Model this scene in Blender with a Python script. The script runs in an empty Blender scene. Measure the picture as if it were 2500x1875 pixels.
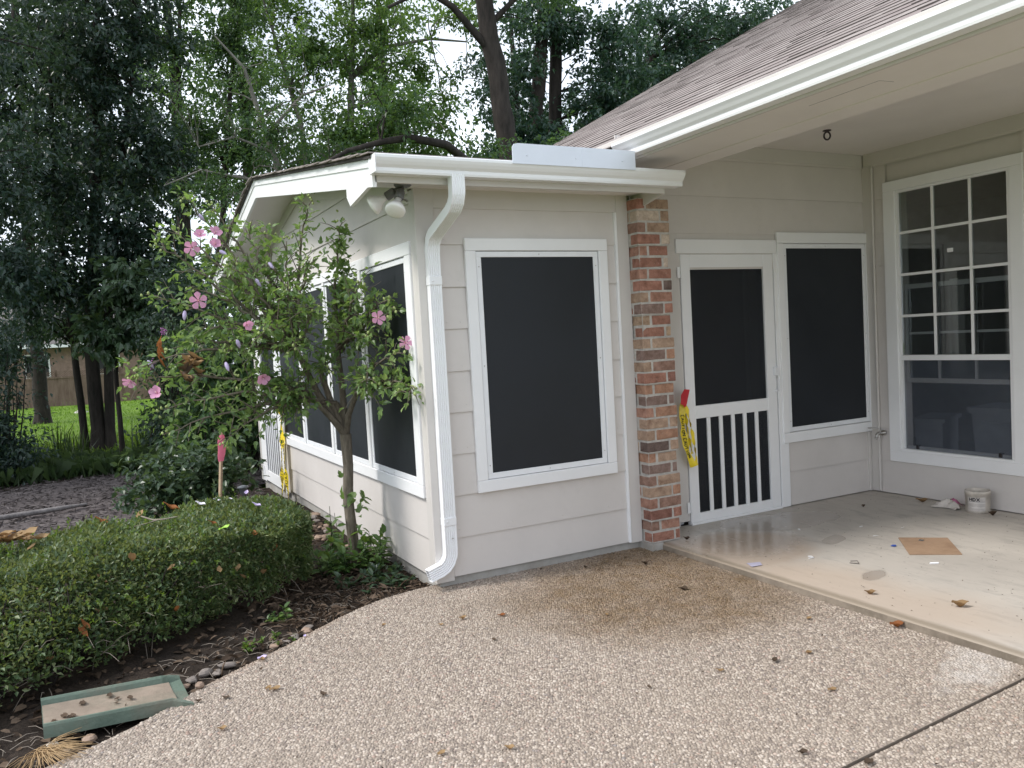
import bpy, math, random
import numpy as np
from mathutils import Vector, Matrix

SC = bpy.context.scene
COL = SC.collection
R = math.radians

# ------------------------------------------------------------------ camera
cam_d = bpy.data.cameras.new("camera")
cam = bpy.data.objects.new("camera", cam_d)
COL.objects.link(cam)
cr = Vector((0.88516546, -0.46199552, -0.05515660))
cu = Vector((0.07417386, 0.02308727, 0.99697804))
cf = Vector((0.45932597, 0.88658170, -0.05470404))
m3 = Matrix((cr, cu, -cf)).transposed()
cam.matrix_world = Matrix.Translation((-1.87672, -4.76361, 1.63353)) @ m3.to_4x4()
cam_d.sensor_width = 36.0
cam_d.lens = 29.0068
cam_d.clip_start = 0.05
cam_d.clip_end = 600.0
SC.camera = cam
SC.render.resolution_x, SC.render.resolution_y = 1024, 768

# ------------------------------------------------------------------ sky and sun
SUN_DIR = Vector((-0.66, 0.14, 0.74)).normalized()      # towards the sun
SUN_EL = math.asin(SUN_DIR.z)
SUN_AZ = math.atan2(SUN_DIR.x, SUN_DIR.y)               # clockwise from +Y
world = bpy.data.worlds.new("World")
SC.world = world
world.use_nodes = True
wn = world.node_tree
wn.nodes.clear()
w_out = wn.nodes.new("ShaderNodeOutputWorld")
w_bg = wn.nodes.new("ShaderNodeBackground")
w_sky = wn.nodes.new("ShaderNodeTexSky")
w_sky.sky_type = 'NISHITA'
w_sky.sun_disc = False
w_sky.sun_elevation = SUN_EL
w_sky.sun_rotation = SUN_AZ
w_sky.air_density = 1.0
w_sky.dust_density = 3.0
w_sky.ozone_density = 1.0
# thin white cloud over the blue: bright veil with a few open patches
w_tc = wn.nodes.new("ShaderNodeTexCoord")
w_no = wn.nodes.new("ShaderNodeTexNoise")
w_no.inputs['Scale'].default_value = 3.2
w_no.inputs['Detail'].default_value = 5.0
w_rmp = wn.nodes.new("ShaderNodeMapRange")
w_rmp.inputs['From Min'].default_value = 0.34
w_rmp.inputs['From Max'].default_value = 0.56
w_rmp.inputs['To Min'].default_value = 0.45
w_rmp.inputs['To Max'].default_value = 0.95
w_mix = wn.nodes.new("ShaderNodeMixRGB")
w_mix.inputs['Color2'].default_value = (11.6, 12.5, 13.9, 1)
wn.links.new(w_tc.outputs['Generated'], w_no.inputs['Vector'])
wn.links.new(w_no.outputs['Fac'], w_rmp.inputs['Value'])
wn.links.new(w_rmp.outputs['Result'], w_mix.inputs['Fac'])
wn.links.new(w_sky.outputs['Color'], w_mix.inputs['Color1'])
wn.links.new(w_mix.outputs['Color'], w_bg.inputs['Color'])
w_bg.inputs['Strength'].default_value = 0.085
wn.links.new(w_bg.outputs['Background'], w_out.inputs['Surface'])

sun_d = bpy.data.lights.new("sun", 'SUN')
sun_d.energy = 1.9
sun_d.angle = R(12.0)
sun_d.color = (1.0, 0.965, 0.915)
sun = bpy.data.objects.new("sun", sun_d)
COL.objects.link(sun)
sun.rotation_euler = (-SUN_DIR).to_track_quat('-Z', 'Y').to_euler()
sun.location = (-8, 0, 12)

SC.view_settings.view_transform = 'Standard'
SC.view_settings.look = 'None'
SC.view_settings.gamma = 1.0
SC.view_settings.use_curve_mapping = False
SC.view_settings.exposure = 0.70
SC.render.engine = 'CYCLES'
SC.cycles.use_denoising = True
SC.cycles.max_bounces = 7
SC.cycles.diffuse_bounces = 4
SC.cycles.transparent_max_bounces = 8
SC.cycles.caustics_reflective = False
SC.cycles.caustics_refractive = False
SC.cycles.sample_clamp_indirect = 6.0

RNG = random.Random(7)
NP = np.random.default_rng(11)

# ------------------------------------------------------------------ object helpers
_WM = {}
def wmat(o):
    return _WM.get(o.name, Matrix.Identity(4))

def link(o, parent=None):
    """link o; its matrix_basis is its world matrix, the parent's offset is cancelled"""
    COL.objects.link(o)
    _WM[o.name] = o.matrix_basis.copy()
    if parent is not None:
        o.parent = parent
        o.matrix_parent_inverse = wmat(parent).inverted()
    return o

def tag(o, label, cat, group=None):
    o["label"] = label
    o["category"] = cat
    if group:
        o["group"] = group
    return o

def thing(name, label, cat, loc=(0, 0, 0), group=None):
    o = bpy.data.objects.new(name, None)
    o.empty_display_size = 0.1
    o.location = loc
    link(o)
    return tag(o, label, cat, group)

class MB:
    """collects shapes for one mesh"""
    def __init__(s):
        s.v = []; s.f = []; s.mi = []; s.sm = []
    def add(s, verts, faces, mi=0, smooth=False):
        b = len(s.v)
        s.v += [tuple(p) for p in verts]
        for f in faces:
            s.f.append(tuple(i + b for i in f)); s.mi.append(mi); s.sm.append(smooth)
        return s
    def box(s, x0, x1, y0, y1, z0, z1, mi=0):
        v = [(x0,y0,z0),(x1,y0,z0),(x1,y1,z0),(x0,y1,z0),(x0,y0,z1),(x1,y0,z1),(x1,y1,z1),(x0,y1,z1)]
        return s.add(v, [(0,3,2,1),(4,5,6,7),(0,1,5,4),(1,2,6,5),(2,3,7,6),(3,0,4,7)], mi)
    def cbox(s, x0, x1, y0, y1, z0, z1, c=0.003, mi=0):
        """box with all edges chamfered"""
        if x0 > x1: x0, x1 = x1, x0
        if y0 > y1: y0, y1 = y1, y0
        if z0 > z1: z0, z1 = z1, z0
        c = min(c, .45*(x1-x0), .45*(y1-y0), .45*(z1-z0))
        X = (x0, x1); Y = (y0, y1); Z = (z0, z1)
        v = []; idx = {}
        for i in (0, 1):
            for j in (0, 1):
                for k in (0, 1):
                    sx = c if i == 0 else -c; sy = c if j == 0 else -c; sz = c if k == 0 else -c
                    idx[i,j,k,'x'] = len(v); v.append((X[i], Y[j]+sy, Z[k]+sz))
                    idx[i,j,k,'y'] = len(v); v.append((X[i]+sx, Y[j], Z[k]+sz))
                    idx[i,j,k,'z'] = len(v); v.append((X[i]+sx, Y[j]+sy, Z[k]))
        I = idx; F = []
        def q(a, b, c_, d, flip): F.append((a,b,c_,d) if not flip else (d,c_,b,a))
        for i in (0, 1):
            q(I[i,0,0,'x'], I[i,0,1,'x'], I[i,1,1,'x'], I[i,1,0,'x'], i == 1)
            q(I[0,i,0,'y'], I[1,i,0,'y'], I[1,i,1,'y'], I[0,i,1,'y'], i == 1)
            q(I[0,0,i,'z'], I[0,1,i,'z'], I[1,1,i,'z'], I[1,0,i,'z'], i == 1)
        for a in (0, 1):
            for b in (0, 1):
                q(I[a,b,0,'x'], I[a,b,0,'y'], I[a,b,1,'y'], I[a,b,1,'x'], a != b)
                q(I[a,0,b,'x'], I[a,1,b,'x'], I[a,1,b,'z'], I[a,0,b,'z'], a == b)
                q(I[0,a,b,'y'], I[0,a,b,'z'], I[1,a,b,'z'], I[1,a,b,'y'], a != b)
        for i in (0, 1):
            for j in (0, 1):
                for k in (0, 1):
                    t = (I[i,j,k,'x'], I[i,j,k,'y'], I[i,j,k,'z'])
                    F.append(t if (i+j+k) % 2 == 0 else t[::-1])
        return s.add(v, F, mi)
    def prism(s, poly, axis, a0, a1, mi=0, smooth=False):
        """extrude closed 2d polygon along axis 0/1/2 from a0 to a1 (poly gives the other two coordinates in order)"""
        n = len(poly); v = []
        for a in (a0, a1):
            for p in poly:
                q = [p[0], p[1]]; q.insert(axis, a); v.append(tuple(q))
        s.add(v, [(i, (i+1) % n, n+(i+1) % n, n+i) for i in range(n)], mi, smooth)
        s.add(v, [tuple(range(n))[::-1], tuple(range(n, 2*n))], mi)
        return s
    def hexa(s, p, mi=0):
        return s.add(p, [(0,3,2,1),(4,5,6,7),(0,1,5,4),(1,2,6,5),(2,3,7,6),(3,0,4,7)], mi)
    def tube(s, pts, rad, n=8, mi=0, cap=True, smooth=True):
        pts = [Vector(p) for p in pts]
        if not hasattr(rad, '__len__'): rad = [rad]*len(pts)
        rings = []; up = Vector((0.13, 0.31, 0.94))
        prev = None
        for i, p in enumerate(pts):
            t = (pts[min(i+1, len(pts)-1)] - pts[max(i-1, 0)])
            if t.length < 1e-9: t = Vector((0, 0, 1))
            t.normalize()
            if prev is None:
                a = t.cross(up)
                if a.length < 1e-3: a = t.cross(Vector((1, 0, 0)))
            else:
                a = prev - t*prev.dot(t)
                if a.length < 1e-6: a = t.cross(up)
            a.normalize(); prev = a; b = t.cross(a)
            rings.append([p + (a*math.cos(2*math.pi*k/n) + b*math.sin(2*math.pi*k/n))*rad[i] for k in range(n)])
        v = [q for r_ in rings for q in r_]; F = []
        for i in range(len(pts)-1):
            for k in range(n):
                F.append((i*n+k, i*n+(k+1) % n, (i+1)*n+(k+1) % n, (i+1)*n+k))
        s.add(v, F, mi, smooth)
        if cap:
            m = len(pts)-1
            s.add(v, [tuple(range(n))[::-1], tuple(m*n+k for k in range(n))], mi)
        return s
    def lathe(s, prof, origin, axis=(0, 0, 1), n=20, mi=0, smooth=True):
        """prof: list of (radius, height along axis)"""
        ax = Vector(axis).normalized(); a = ax.orthogonal().normalized(); b = ax.cross(a); o = Vector(origin)
        v = []; F = []
        for r_, h in prof:
            for k in range(n):
                t = 2*math.pi*k/n
                v.append(o + ax*h + (a*math.cos(t) + b*math.sin(t))*max(r_, 1e-5))
        for i in range(len(prof)-1):
            for k in range(n):
                F.append((i*n+k, i*n+(k+1) % n, (i+1)*n+(k+1) % n, (i+1)*n+k))
        return s.add(v, F, mi, smooth)
    def sweep(s, prof, path, side, mi=0, smooth=False, cap=True, scale=None):
        """closed 2d profile (a along side, b along side x tangent) swept along path"""
        path = [Vector(p) for p in path]; n = len(prof); v = []
        for i, p in enumerate(path):
            t = (path[min(i+1, len(path)-1)] - path[max(i-1, 0)]).normalized()
            a = Vector(side(i) if callable(side) else side); a = (a - t*a.dot(t)).normalized(); b = t.cross(a)
            k = scale[i] if scale else 1.0
            v += [p + a*q[0]*k + b*q[1]*k for q in prof]
        F = []
        for i in range(len(path)-1):
            for k in range(n):
                F.append((i*n+k, i*n+(k+1) % n, (i+1)*n+(k+1) % n, (i+1)*n+k))
        s.add(v, F, mi, smooth)
        if cap:
            m = len(path)-1
            s.add(v, [tuple(range(n))[::-1], tuple(m*n+k for k in range(n))], mi)
        return s
    def mesh(s, name, mats):
        me = bpy.data.meshes.new(name)
        me.from_pydata(s.v, [], s.f)
        if not isinstance(mats, (list, tuple)): mats = [mats]
        for m in mats: me.materials.append(m)
        me.polygons.foreach_set('material_index', s.mi)
        me.polygons.foreach_set('use_smooth', s.sm)
        me.update()
        return me
    def build(s, name, mats, parent=None, kind=None, label=None, loc=None):
        o = bpy.data.objects.new(name, s.mesh(name, mats))
        if loc is not None: o.location = loc
        link(o, parent)
        if kind: o["kind"] = kind
        if label: o["label"] = label
        return o

def inst(name, me, parent, loc, rot=(0, 0, 0), scale=(1, 1, 1), color=None):
    o = bpy.data.objects.new(name, me)
    o.location = loc; o.rotation_euler = rot; o.scale = scale
    if color is not None: o.color = (*color, 1)
    return link(o, parent)

def np_mesh(name, verts, faces, mat, smooth=False, mi=None):
    """verts (N,3), faces (M,k) all with k corners"""
    verts = np.asarray(verts, np.float32); faces = np.asarray(faces, np.int32)
    me = bpy.data.meshes.new(name)
    me.vertices.add(len(verts)); me.vertices.foreach_set('co', verts.ravel())
    k = faces.shape[1]
    me.loops.add(faces.size); me.loops.foreach_set('vertex_index', faces.ravel())
    me.polygons.add(len(faces))
    me.polygons.foreach_set('loop_start', np.arange(0, faces.size, k, dtype=np.int32))
    me.polygons.foreach_set('loop_total', np.full(len(faces), k, np.int32))
    for m in (mat if isinstance(mat, (list, tuple)) else [mat]): me.materials.append(m)
    if mi is not None: me.polygons.foreach_set('material_index', np.asarray(mi, np.int32))
    me.polygons.foreach_set('use_smooth', np.full(len(faces), smooth, bool))
    me.update(calc_edges=True)
    return me

def np_obj(name, verts, faces, mat, parent=None, kind=None, smooth=False):
    o = bpy.data.objects.new(name, np_mesh(name, verts, faces, mat, smooth))
    link(o, parent)
    if kind: o["kind"] = kind
    return o

# leaf outlines: (verts in leaf space: x across, y along, z up; triangles)
LEAF_DIAMOND = (np.array([(0,0,0),(-.26,.42,.10),(0,1,-.05),(.26,.42,.10)], float), np.array([(0,2,1),(0,3,2)]))
LEAF_OVAL = (np.array([(0,0,0),(-.24,.28,.07),(-.22,.68,.06),(0,1,-.10),(.22,.68,.06),(.24,.28,.07),(0,.5,0)], float),
             np.array([(0,6,1),(1,6,2),(2,6,3),(3,6,4),(4,6,5),(5,6,0)]))
LEAF_LANCE = (np.array([(0,0,0),(-.13,.4,.05),(0,1,-.12),(.13,.4,.05)], float), np.array([(0,2,1),(0,3,2)]))
LEAF_LOBED = (np.array([(0,0,0),(-.24,.14,.05),(-.36,.47,.07),(-.19,.44,.04),(-.19,.70,.04),(0,1.08,-.18),(.19,.70,.04),(.19,.44,.04),(.36,.47,.07),(.24,.14,.05),(0,.46,-.03)], float),
              np.array([(0,10,1),(1,10,3),(1,3,2),(3,10,4),(4,10,5),(5,10,6),(6,10,7),(7,10,9),(7,9,8),(9,10,0)]))

def leaf_arrays(pos, direc, size, shape, up=None, roll=0.9, rng=NP):
    """place one leaf per row of pos, pointing along direc, its face turned towards up"""
    V, F = shape
    n = len(pos)
    d = direc / (np.linalg.norm(direc, axis=1, keepdims=True) + 1e-9)
    u = np.tile(np.array([0, 0, 1.0]), (n, 1)) if up is None else up
    u = u + rng.normal(0, roll*.5, (n, 3))
    x = np.cross(d, u); x /= (np.linalg.norm(x, axis=1, keepdims=True) + 1e-9)
    z = np.cross(x, d)
    s = np.asarray(size).reshape(-1, 1, 1)
    P = pos[:, None, :] + s*(V[None, :, 0:1]*x[:, None, :] + V[None, :, 1:2]*d[:, None, :] + V[None, :, 2:3]*z[:, None, :])
    verts = P.reshape(-1, 3)
    faces = (F[None] + (np.arange(n)*len(V))[:, None, None]).reshape(-1, 3)
    return verts, faces

def join_arrays(parts):
    vs, fs, b = [], [], 0
    for v, f in parts:
        vs.append(v); fs.append(f + b); b += len(v)
    return np.concatenate(vs), np.concatenate(fs)

def unit(n, rng=NP):
    d = rng.normal(0, 1, (n, 3))
    return d/np.linalg.norm(d, axis=1, keepdims=True)
# ------------------------------------------------------------------ materials
class NT:
    def __init__(s, name):
        s.m = bpy.data.materials.new(name); s.m.use_nodes = True
        s.t = s.m.node_tree; s.t.nodes.clear()
        s.out = s.n("ShaderNodeOutputMaterial")
    def n(s, typ, **kw):
        nd = s.t.nodes.new(typ)
        for k, v in kw.items():
            if hasattr(nd, k): setattr(nd, k, v)
        return nd
    def l(s, a, b): s.t.links.new(a, b)
    def set(s, nd, **kw):
        for k, v in kw.items():
            nd.inputs[k.replace('_', ' ')].default_value = v
        return nd
    def coord(s, which='Object'): return s.n("ShaderNodeTexCoord").outputs[which]
    def noise(s, scale, detail=4, rough=.55, vec=None, which='Object'):
        nd = s.n("ShaderNodeTexNoise")
        nd.inputs['Scale'].default_value = scale; nd.inputs['Detail'].default_value = detail
        nd.inputs['Roughness'].default_value = rough
        s.l(vec if vec is not None else s.coord(which), nd.inputs['Vector'])
        return nd.outputs['Fac']
    def mapping(s, scale=(1, 1, 1), loc=(0, 0, 0), vec=None):
        nd = s.n("ShaderNodeMapping"); nd.inputs['Scale'].default_value = scale; nd.inputs['Location'].default_value = loc
        s.l(vec if vec is not None else s.coord(), nd.inputs['Vector'])
        return nd.outputs['Vector']
    def ramp(s, fac, stops, interp='LINEAR'):
        nd = s.n("ShaderNodeValToRGB"); nd.color_ramp.interpolation = interp
        e = nd.color_ramp.elements
        while len(e) < len(stops): e.new(0.5)
        for i, (p, c) in enumerate(stops):
            e[i].position = p; e[i].color = (*c, 1) if len(c) == 3 else c
        s.l(fac, nd.inputs['Fac']); return nd.outputs['Color']
    def rng(s, v, a, b, c=0., d=1.):
        nd = s.n("ShaderNodeMapRange")
        for k, x in zip(('From Min', 'From Max', 'To Min', 'To Max'), (a, b, c, d)): nd.inputs[k].default_value = x
        s.l(v, nd.inputs['Value']); return nd.outputs['Result']
    def mix(s, fac, a, b, mode='MIX'):
        nd = s.n("ShaderNodeMixRGB"); nd.blend_type = mode
        for i, x in (('Fac', fac), ('Color1', a), ('Color2', b)):
            if hasattr(x, 'links') or hasattr(x, 'is_linked'): s.l(x, nd.inputs[i])
            else: nd.inputs[i].default_value = x if i == 'Fac' else (*x, 1)
        return nd.outputs['Color']
    def math(s, op, a, b=None):
        nd = s.n("ShaderNodeMath"); nd.operation = op
        for i, x in ((0, a), (1, b)):
            if x is None: continue
            if hasattr(x, 'is_linked'): s.l(x, nd.inputs[i])
            else: nd.inputs[i].default_value = x
        return nd.outputs[0]
    def bump(s, h, strength=.3, dist=.01):
        nd = s.n("ShaderNodeBump"); nd.inputs['Strength'].default_value = strength; nd.inputs['Distance'].default_value = dist
        s.l(h, nd.inputs['Height']); return nd.outputs['Normal']
    def bsdf(s, color, rough=.5, normal=None, spec=.5, metal=0.0, **kw):
        b = s.n("ShaderNodeBsdfPrincipled")
        for i, x in (('Base Color', color), ('Roughness', rough)):
            if hasattr(x, 'is_linked'): s.l(x, b.inputs[i])
            else: b.inputs[i].default_value = (*x, 1) if i == 'Base Color' else x
        b.inputs['Specular IOR Level'].default_value = spec; b.inputs['Metallic'].default_value = metal
        if normal is not None: s.l(normal, b.inputs['Normal'])
        for k, v in kw.items(): b.inputs[k.replace('_', ' ')].default_value = v
        return b.outputs['BSDF']
    def done(s, shader): s.l(shader, s.out.inputs['Surface']); return s.m

def M_paint(name, col, rough=.45, var=.08, grain=True, dirt=.0):
    n = NT(name)
    f = n.noise(2.2, 5, .6)
    c = n.mix(n.rng(f, .3, .7), tuple(x*(1-var) for x in col), tuple(min(1, x*(1+var*.5)) for x in col))
    if dirt:
        d = n.noise(9, 6, .7)
        c = n.mix(n.rng(d, .56, .8, 0, dirt), c, tuple(x*.55 for x in (col[0], col[1]*.95, col[2]*.85)))
    if grain:
        h = n.noise(1.0, 6, .65, vec=n.mapping((9, 9, 150)))
        h2 = n.noise(160, 2)
        nr = n.bump(n.math('ADD', h, n.math('MULTIPLY', h2, .3)), .16, .004)
    else:
        nr = n.bump(n.noise(60, 3), .05, .003)
    return n.done(n.bsdf(c, rough, nr, .4))

def M_plain(name, col, rough=.5, metal=0., var=.1, bump=.1, scale=30):
    n = NT(name)
    f = n.noise(scale*.3, 5)
    c = n.mix(n.rng(f, .3, .7), tuple(x*(1-var) for x in col), tuple(min(1, x*(1+var)) for x in col))
    return n.done(n.bsdf(c, rough, n.bump(n.noise(scale, 4), bump, .004), .45, metal))

def M_leaf(name, cols, trans=.35, rough=.42, tcol=None, spec=.45, objrand=True):
    """foliage: colour differs leaf by leaf and clump by clump"""
    n = NT(name)
    g = n.n("ShaderNodeNewGeometry")
    k = len(cols)
    c = n.ramp(g.outputs['Random Per Island'], [(i/(k-1) if k > 1 else 0, cc) for i, cc in enumerate(cols)])
    big = n.noise(1.3, 3, which='Object')
    c = n.mix(n.rng(big, .35, .65, 0, .45), c, tuple(x*.68 for x in cols[0]))
    b = n.bsdf(c, rough, None, spec)
    t = n.n("ShaderNodeBsdfTranslucent")
    tc = n.mix(.55, c, tcol if tcol else tuple(min(1, x) for x in (cols[-1][0]*1.9, cols[-1][1]*1.9, cols[-1][2]*.7)))
    n.l(tc, t.inputs['Color'])
    mx = n.n("ShaderNodeMixShader"); mx.inputs[0].default_value = trans
    n.l(b, mx.inputs[1]); n.l(t.outputs[0], mx.inputs[2])
    return n.done(mx.outputs[0])

def M_bark(name, c0, c1, scale=14):
    n = NT(name)
    v = n.mapping((scale, scale, scale*.22))
    f = n.noise(1.0, 8, .7, vec=v)
    c = n.mix(n.rng(f, .3, .7), c0, c1)
    m = n.noise(2.5, 3)
    c = n.mix(n.rng(m, .5, .75, 0, .35), c, tuple(x*1.5 for x in c0))
    return n.done(n.bsdf(c, .9, n.bump(f, .8, .02), .2))

SIDING = M_paint("siding_paint", (.63, .592, .562), .5, .06, True, .12)
TRIMW = M_paint("white_trim_paint", (.83, .83, .835), .42, .04, True, .06)
TRIMB = M_paint("beige_trim_paint", (.60, .57, .54), .48, .05, False, .06)
SOFFIT = M_paint("soffit_paint", (.77, .735, .70), .5, .05, False, .04)
GUTTER = M_paint("white_gutter_metal", (.84, .845, .855), .30, .04, False, .10)
ALU = M_plain("white_screen_frame", (.80, .81, .83), .35, 0, .03, .03, 40)
STEEL = M_plain("steel", (.45, .44, .42), .35, .9, .15, .1, 60)
DARKMETAL = M_plain("dark_metal", (.055, .045, .045), .45, .3, .2, .15, 60)
GREYMETAL = M_plain("grey_cast_metal", (.16, .16, .165), .5, .2, .1, .1, 60)
BULB = M_plain("frosted_bulb_glass", (.80, .79, .76), .22, 0, .03, .02, 20)
BLACK = M_plain("black_ink", (.02, .02, .022), .5)

def M_screen(name, alpha, k=1.):
    n = NT(name)
    w = n.noise(700, 2)
    big = n.noise(1.7, 3)
    c = n.mix(w, (.011*k, .014*k, .019*k), n.mix(n.rng(big, .35, .65), (.020*k, .024*k, .031*k), (.034*k, .040*k, .050*k)))
    b = n.bsdf(c, n.rng(big, .3, .7, .38, .6), n.bump(w, .2, .002), .35)
    if alpha <= 0: return n.done(b)
    t = n.n("ShaderNodeBsdfTransparent")
    mx = n.n("ShaderNodeMixShader"); mx.inputs[0].default_value = alpha
    n.l(b, mx.inputs[1]); n.l(t.outputs[0], mx.inputs[2])
    return n.done(mx.outputs[0])
SCREEN = M_screen("solar_screen_mesh", 0, .72)
DOORSCREEN = M_screen("door_screen_mesh", .22, .72)
BUGSCREEN = M_screen("insect_screen_mesh", .62, 4.0)

def M_glass():
    n = NT("window_glass")
    t = n.n("ShaderNodeBsdfTransparent"); t.inputs[0].default_value = (.82, .84, .84, 1)
    g = n.n("ShaderNodeBsdfGlossy"); g.inputs['Roughness'].default_value = .02
    fr = n.n("ShaderNodeFresnel"); fr.inputs['IOR'].default_value = 1.6
    mx = n.n("ShaderNodeMixShader")
    n.l(n.math('MULTIPLY', fr.outputs[0], 1.1), mx.inputs[0]); n.l(t.outputs[0], mx.inputs[1]); n.l(g.outputs[0], mx.inputs[2])
    return n.done(mx.outputs[0])
GLASS = M_glass()

def M_brick():
    n = NT("brick")
    oi = n.n("ShaderNodeObjectInfo")
    base = oi.outputs['Color']
    off = n.n("ShaderNodeVectorMath"); off.operation = 'ADD'
    n.l(n.coord(), off.inputs[0])
    cmb = n.n("ShaderNodeCombineXYZ"); n.l(n.math('MULTIPLY', oi.outputs['Random'], 40.), cmb.inputs[0]); n.l(oi.outputs['Random'], cmb.inputs[1])
    n.l(cmb.outputs[0], off.inputs[1])
    v = off.outputs[0]
    f = n.noise(16, 6, .7, vec=v)
    c = n.mix(n.rng(f, .32, .68), n.mix(1.0, base, (.60, .52, .48), 'MULTIPLY'), n.mix(1.0, base, (1.18, 1.12, 1.08), 'MULTIPLY'))
    sp = n.noise(55, 4, .6, vec=v)
    c = n.mix(n.rng(sp, .63, .78, 0, .55), c, (.55, .46, .38))
    sp2 = n.noise(38, 3, .6, vec=n.mapping((1, 1, 1), (3.1, 7.7, 1.3), v))
    c = n.mix(n.rng(sp2, .66, .8, 0, .6), c, (.07, .05, .05))
    h = n.noise(70, 5, .7, vec=v)
    return n.done(n.bsdf(c, .9, n.bump(n.math('ADD', h, n.math('MULTIPLY', f, 1.4)), .75, .012), .15))
BRICK = M_brick()
MORTAR = M_plain("mortar", (.46, .43, .395), .95, 0, .2, .6, 90)

def M_concrete(name, c0, c1, rough=.8, stain=(.30, .27, .23)):
    n = NT(name)
    f = n.noise(6, 8, .65); g = n.noise(60, 4)
    c = n.mix(n.rng(f, .3, .7), c0, c1)
    st = n.noise(3, 6, .7, vec=n.mapping((1, 1, .5), (4, 2, 1)))
    c = n.mix(n.rng(st, .48, .7, 0, .7), c, stain)
    return n.done(n.bsdf(c, rough, n.bump(n.math('ADD', g, f), .35, .01), .3))
FOUND = M_concrete("foundation_concrete", (.36, .345, .32), (.47, .455, .43), .85, (.27, .235, .19))

def ellipse(n, cx, cy, rx, ry, ang=0., edge=.35, wob=.35, sc=2.2):
    """soft-edged, wobbling patch on a floor: 1 inside, 0 outside"""
    vm = n.n("ShaderNodeMapping"); vm.vector_type = 'TEXTURE'
    vm.inputs['Location'].default_value = (cx, cy, 0); vm.inputs['Rotation'].default_value = (0, 0, ang); vm.inputs['Scale'].default_value = (rx, ry, 1000)
    n.l(n.coord(), vm.inputs['Vector'])
    ln = n.n("ShaderNodeVectorMath"); ln.operation = 'LENGTH'; n.l(vm.outputs[0], ln.inputs[0])
    w = n.noise(sc, 5, .6)
    d = n.math('ADD', ln.outputs['Value'], n.math('MULTIPLY', n.math('SUBTRACT', w, .5), wob*2))
    return n.rng(d, 1+edge*.5, 1-edge*.5, 0, 1)

def agg_stains(n, c):
    """weathering shared by the pebbles and the cement between them"""
    big = n.noise(.9, 5, .6)
    c = n.mix(n.rng(big, .35, .7, 0, .30), c, (.34, .285, .23))
    blot = n.noise(3.4, 6, .7, vec=n.mapping((1, 1, 1), (7, 3, 0)))
    c = n.mix(n.rng(blot, .5, .72, 0, .35), c, (.27, .22, .175))
    wet = n.math('MAXIMUM', ellipse(n, .98, -.84, .86, .74, -.5, .7, .5, 3.), ellipse(n, 1.35, -.30, .62, .38, 0, .7, .45, 3.))
    wm = n.math('MULTIPLY', wet, n.rng(n.noise(8, 5, .7), .3, .65, .55, 1.))
    c = n.mix(wm, c, n.mix(1., c, (.50, .40, .27), 'MULTIPLY'))
    bl = n.math('MULTIPLY', ellipse(n, 1.55, -2.50, .50, .16, .25, .9, .7, 5.), n.noise(14, 4))
    c = n.mix(n.rng(bl, .25, .7, 0, .6), c, (.58, .545, .51))
    ed = ellipse(n, -1.30, -.52, .72, .075, .585, .8, .5, 4.)
    c = n.mix(n.math('MULTIPLY', ed, .8), c, (.27, .19, .135))
    return c, wet
def M_cement():
    n = NT("aggregate_cement")
    f = n.noise(90, 4); c = n.mix(f, (.19, .155, .125), (.33, .275, .23))
    c, wet = agg_stains(n, c)
    return n.done(n.bsdf(c, .9, n.bump(f, .5, .004), .2))
def M_pebble():
    n = NT("patio_pebble")
    g = n.n("ShaderNodeNewGeometry")
    c = n.ramp(g.outputs['Random Per Island'], [(0, (.13, .105, .09)), (.14, (.215, .175, .148)), (.34, (.31, .255, .207)), (.56, (.385, .322, .264)), (.78, (.46, .39, .325)), (.91, (.56, .49, .42)), (.95, (.36, .245, .195)), (1, (.22, .20, .19))])
    f = n.noise(140, 3); c = n.mix(n.rng(f, .35, .7, 0, .35), c, (.33, .27, .22))
    c, wet = agg_stains(n, c)
    return n.done(n.bsdf(c, n.rng(wet, 0, 1, .62, .40), n.bump(f, .2, .002), .4))
AGG = M_cement(); PEBBLE = M_pebble()

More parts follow.
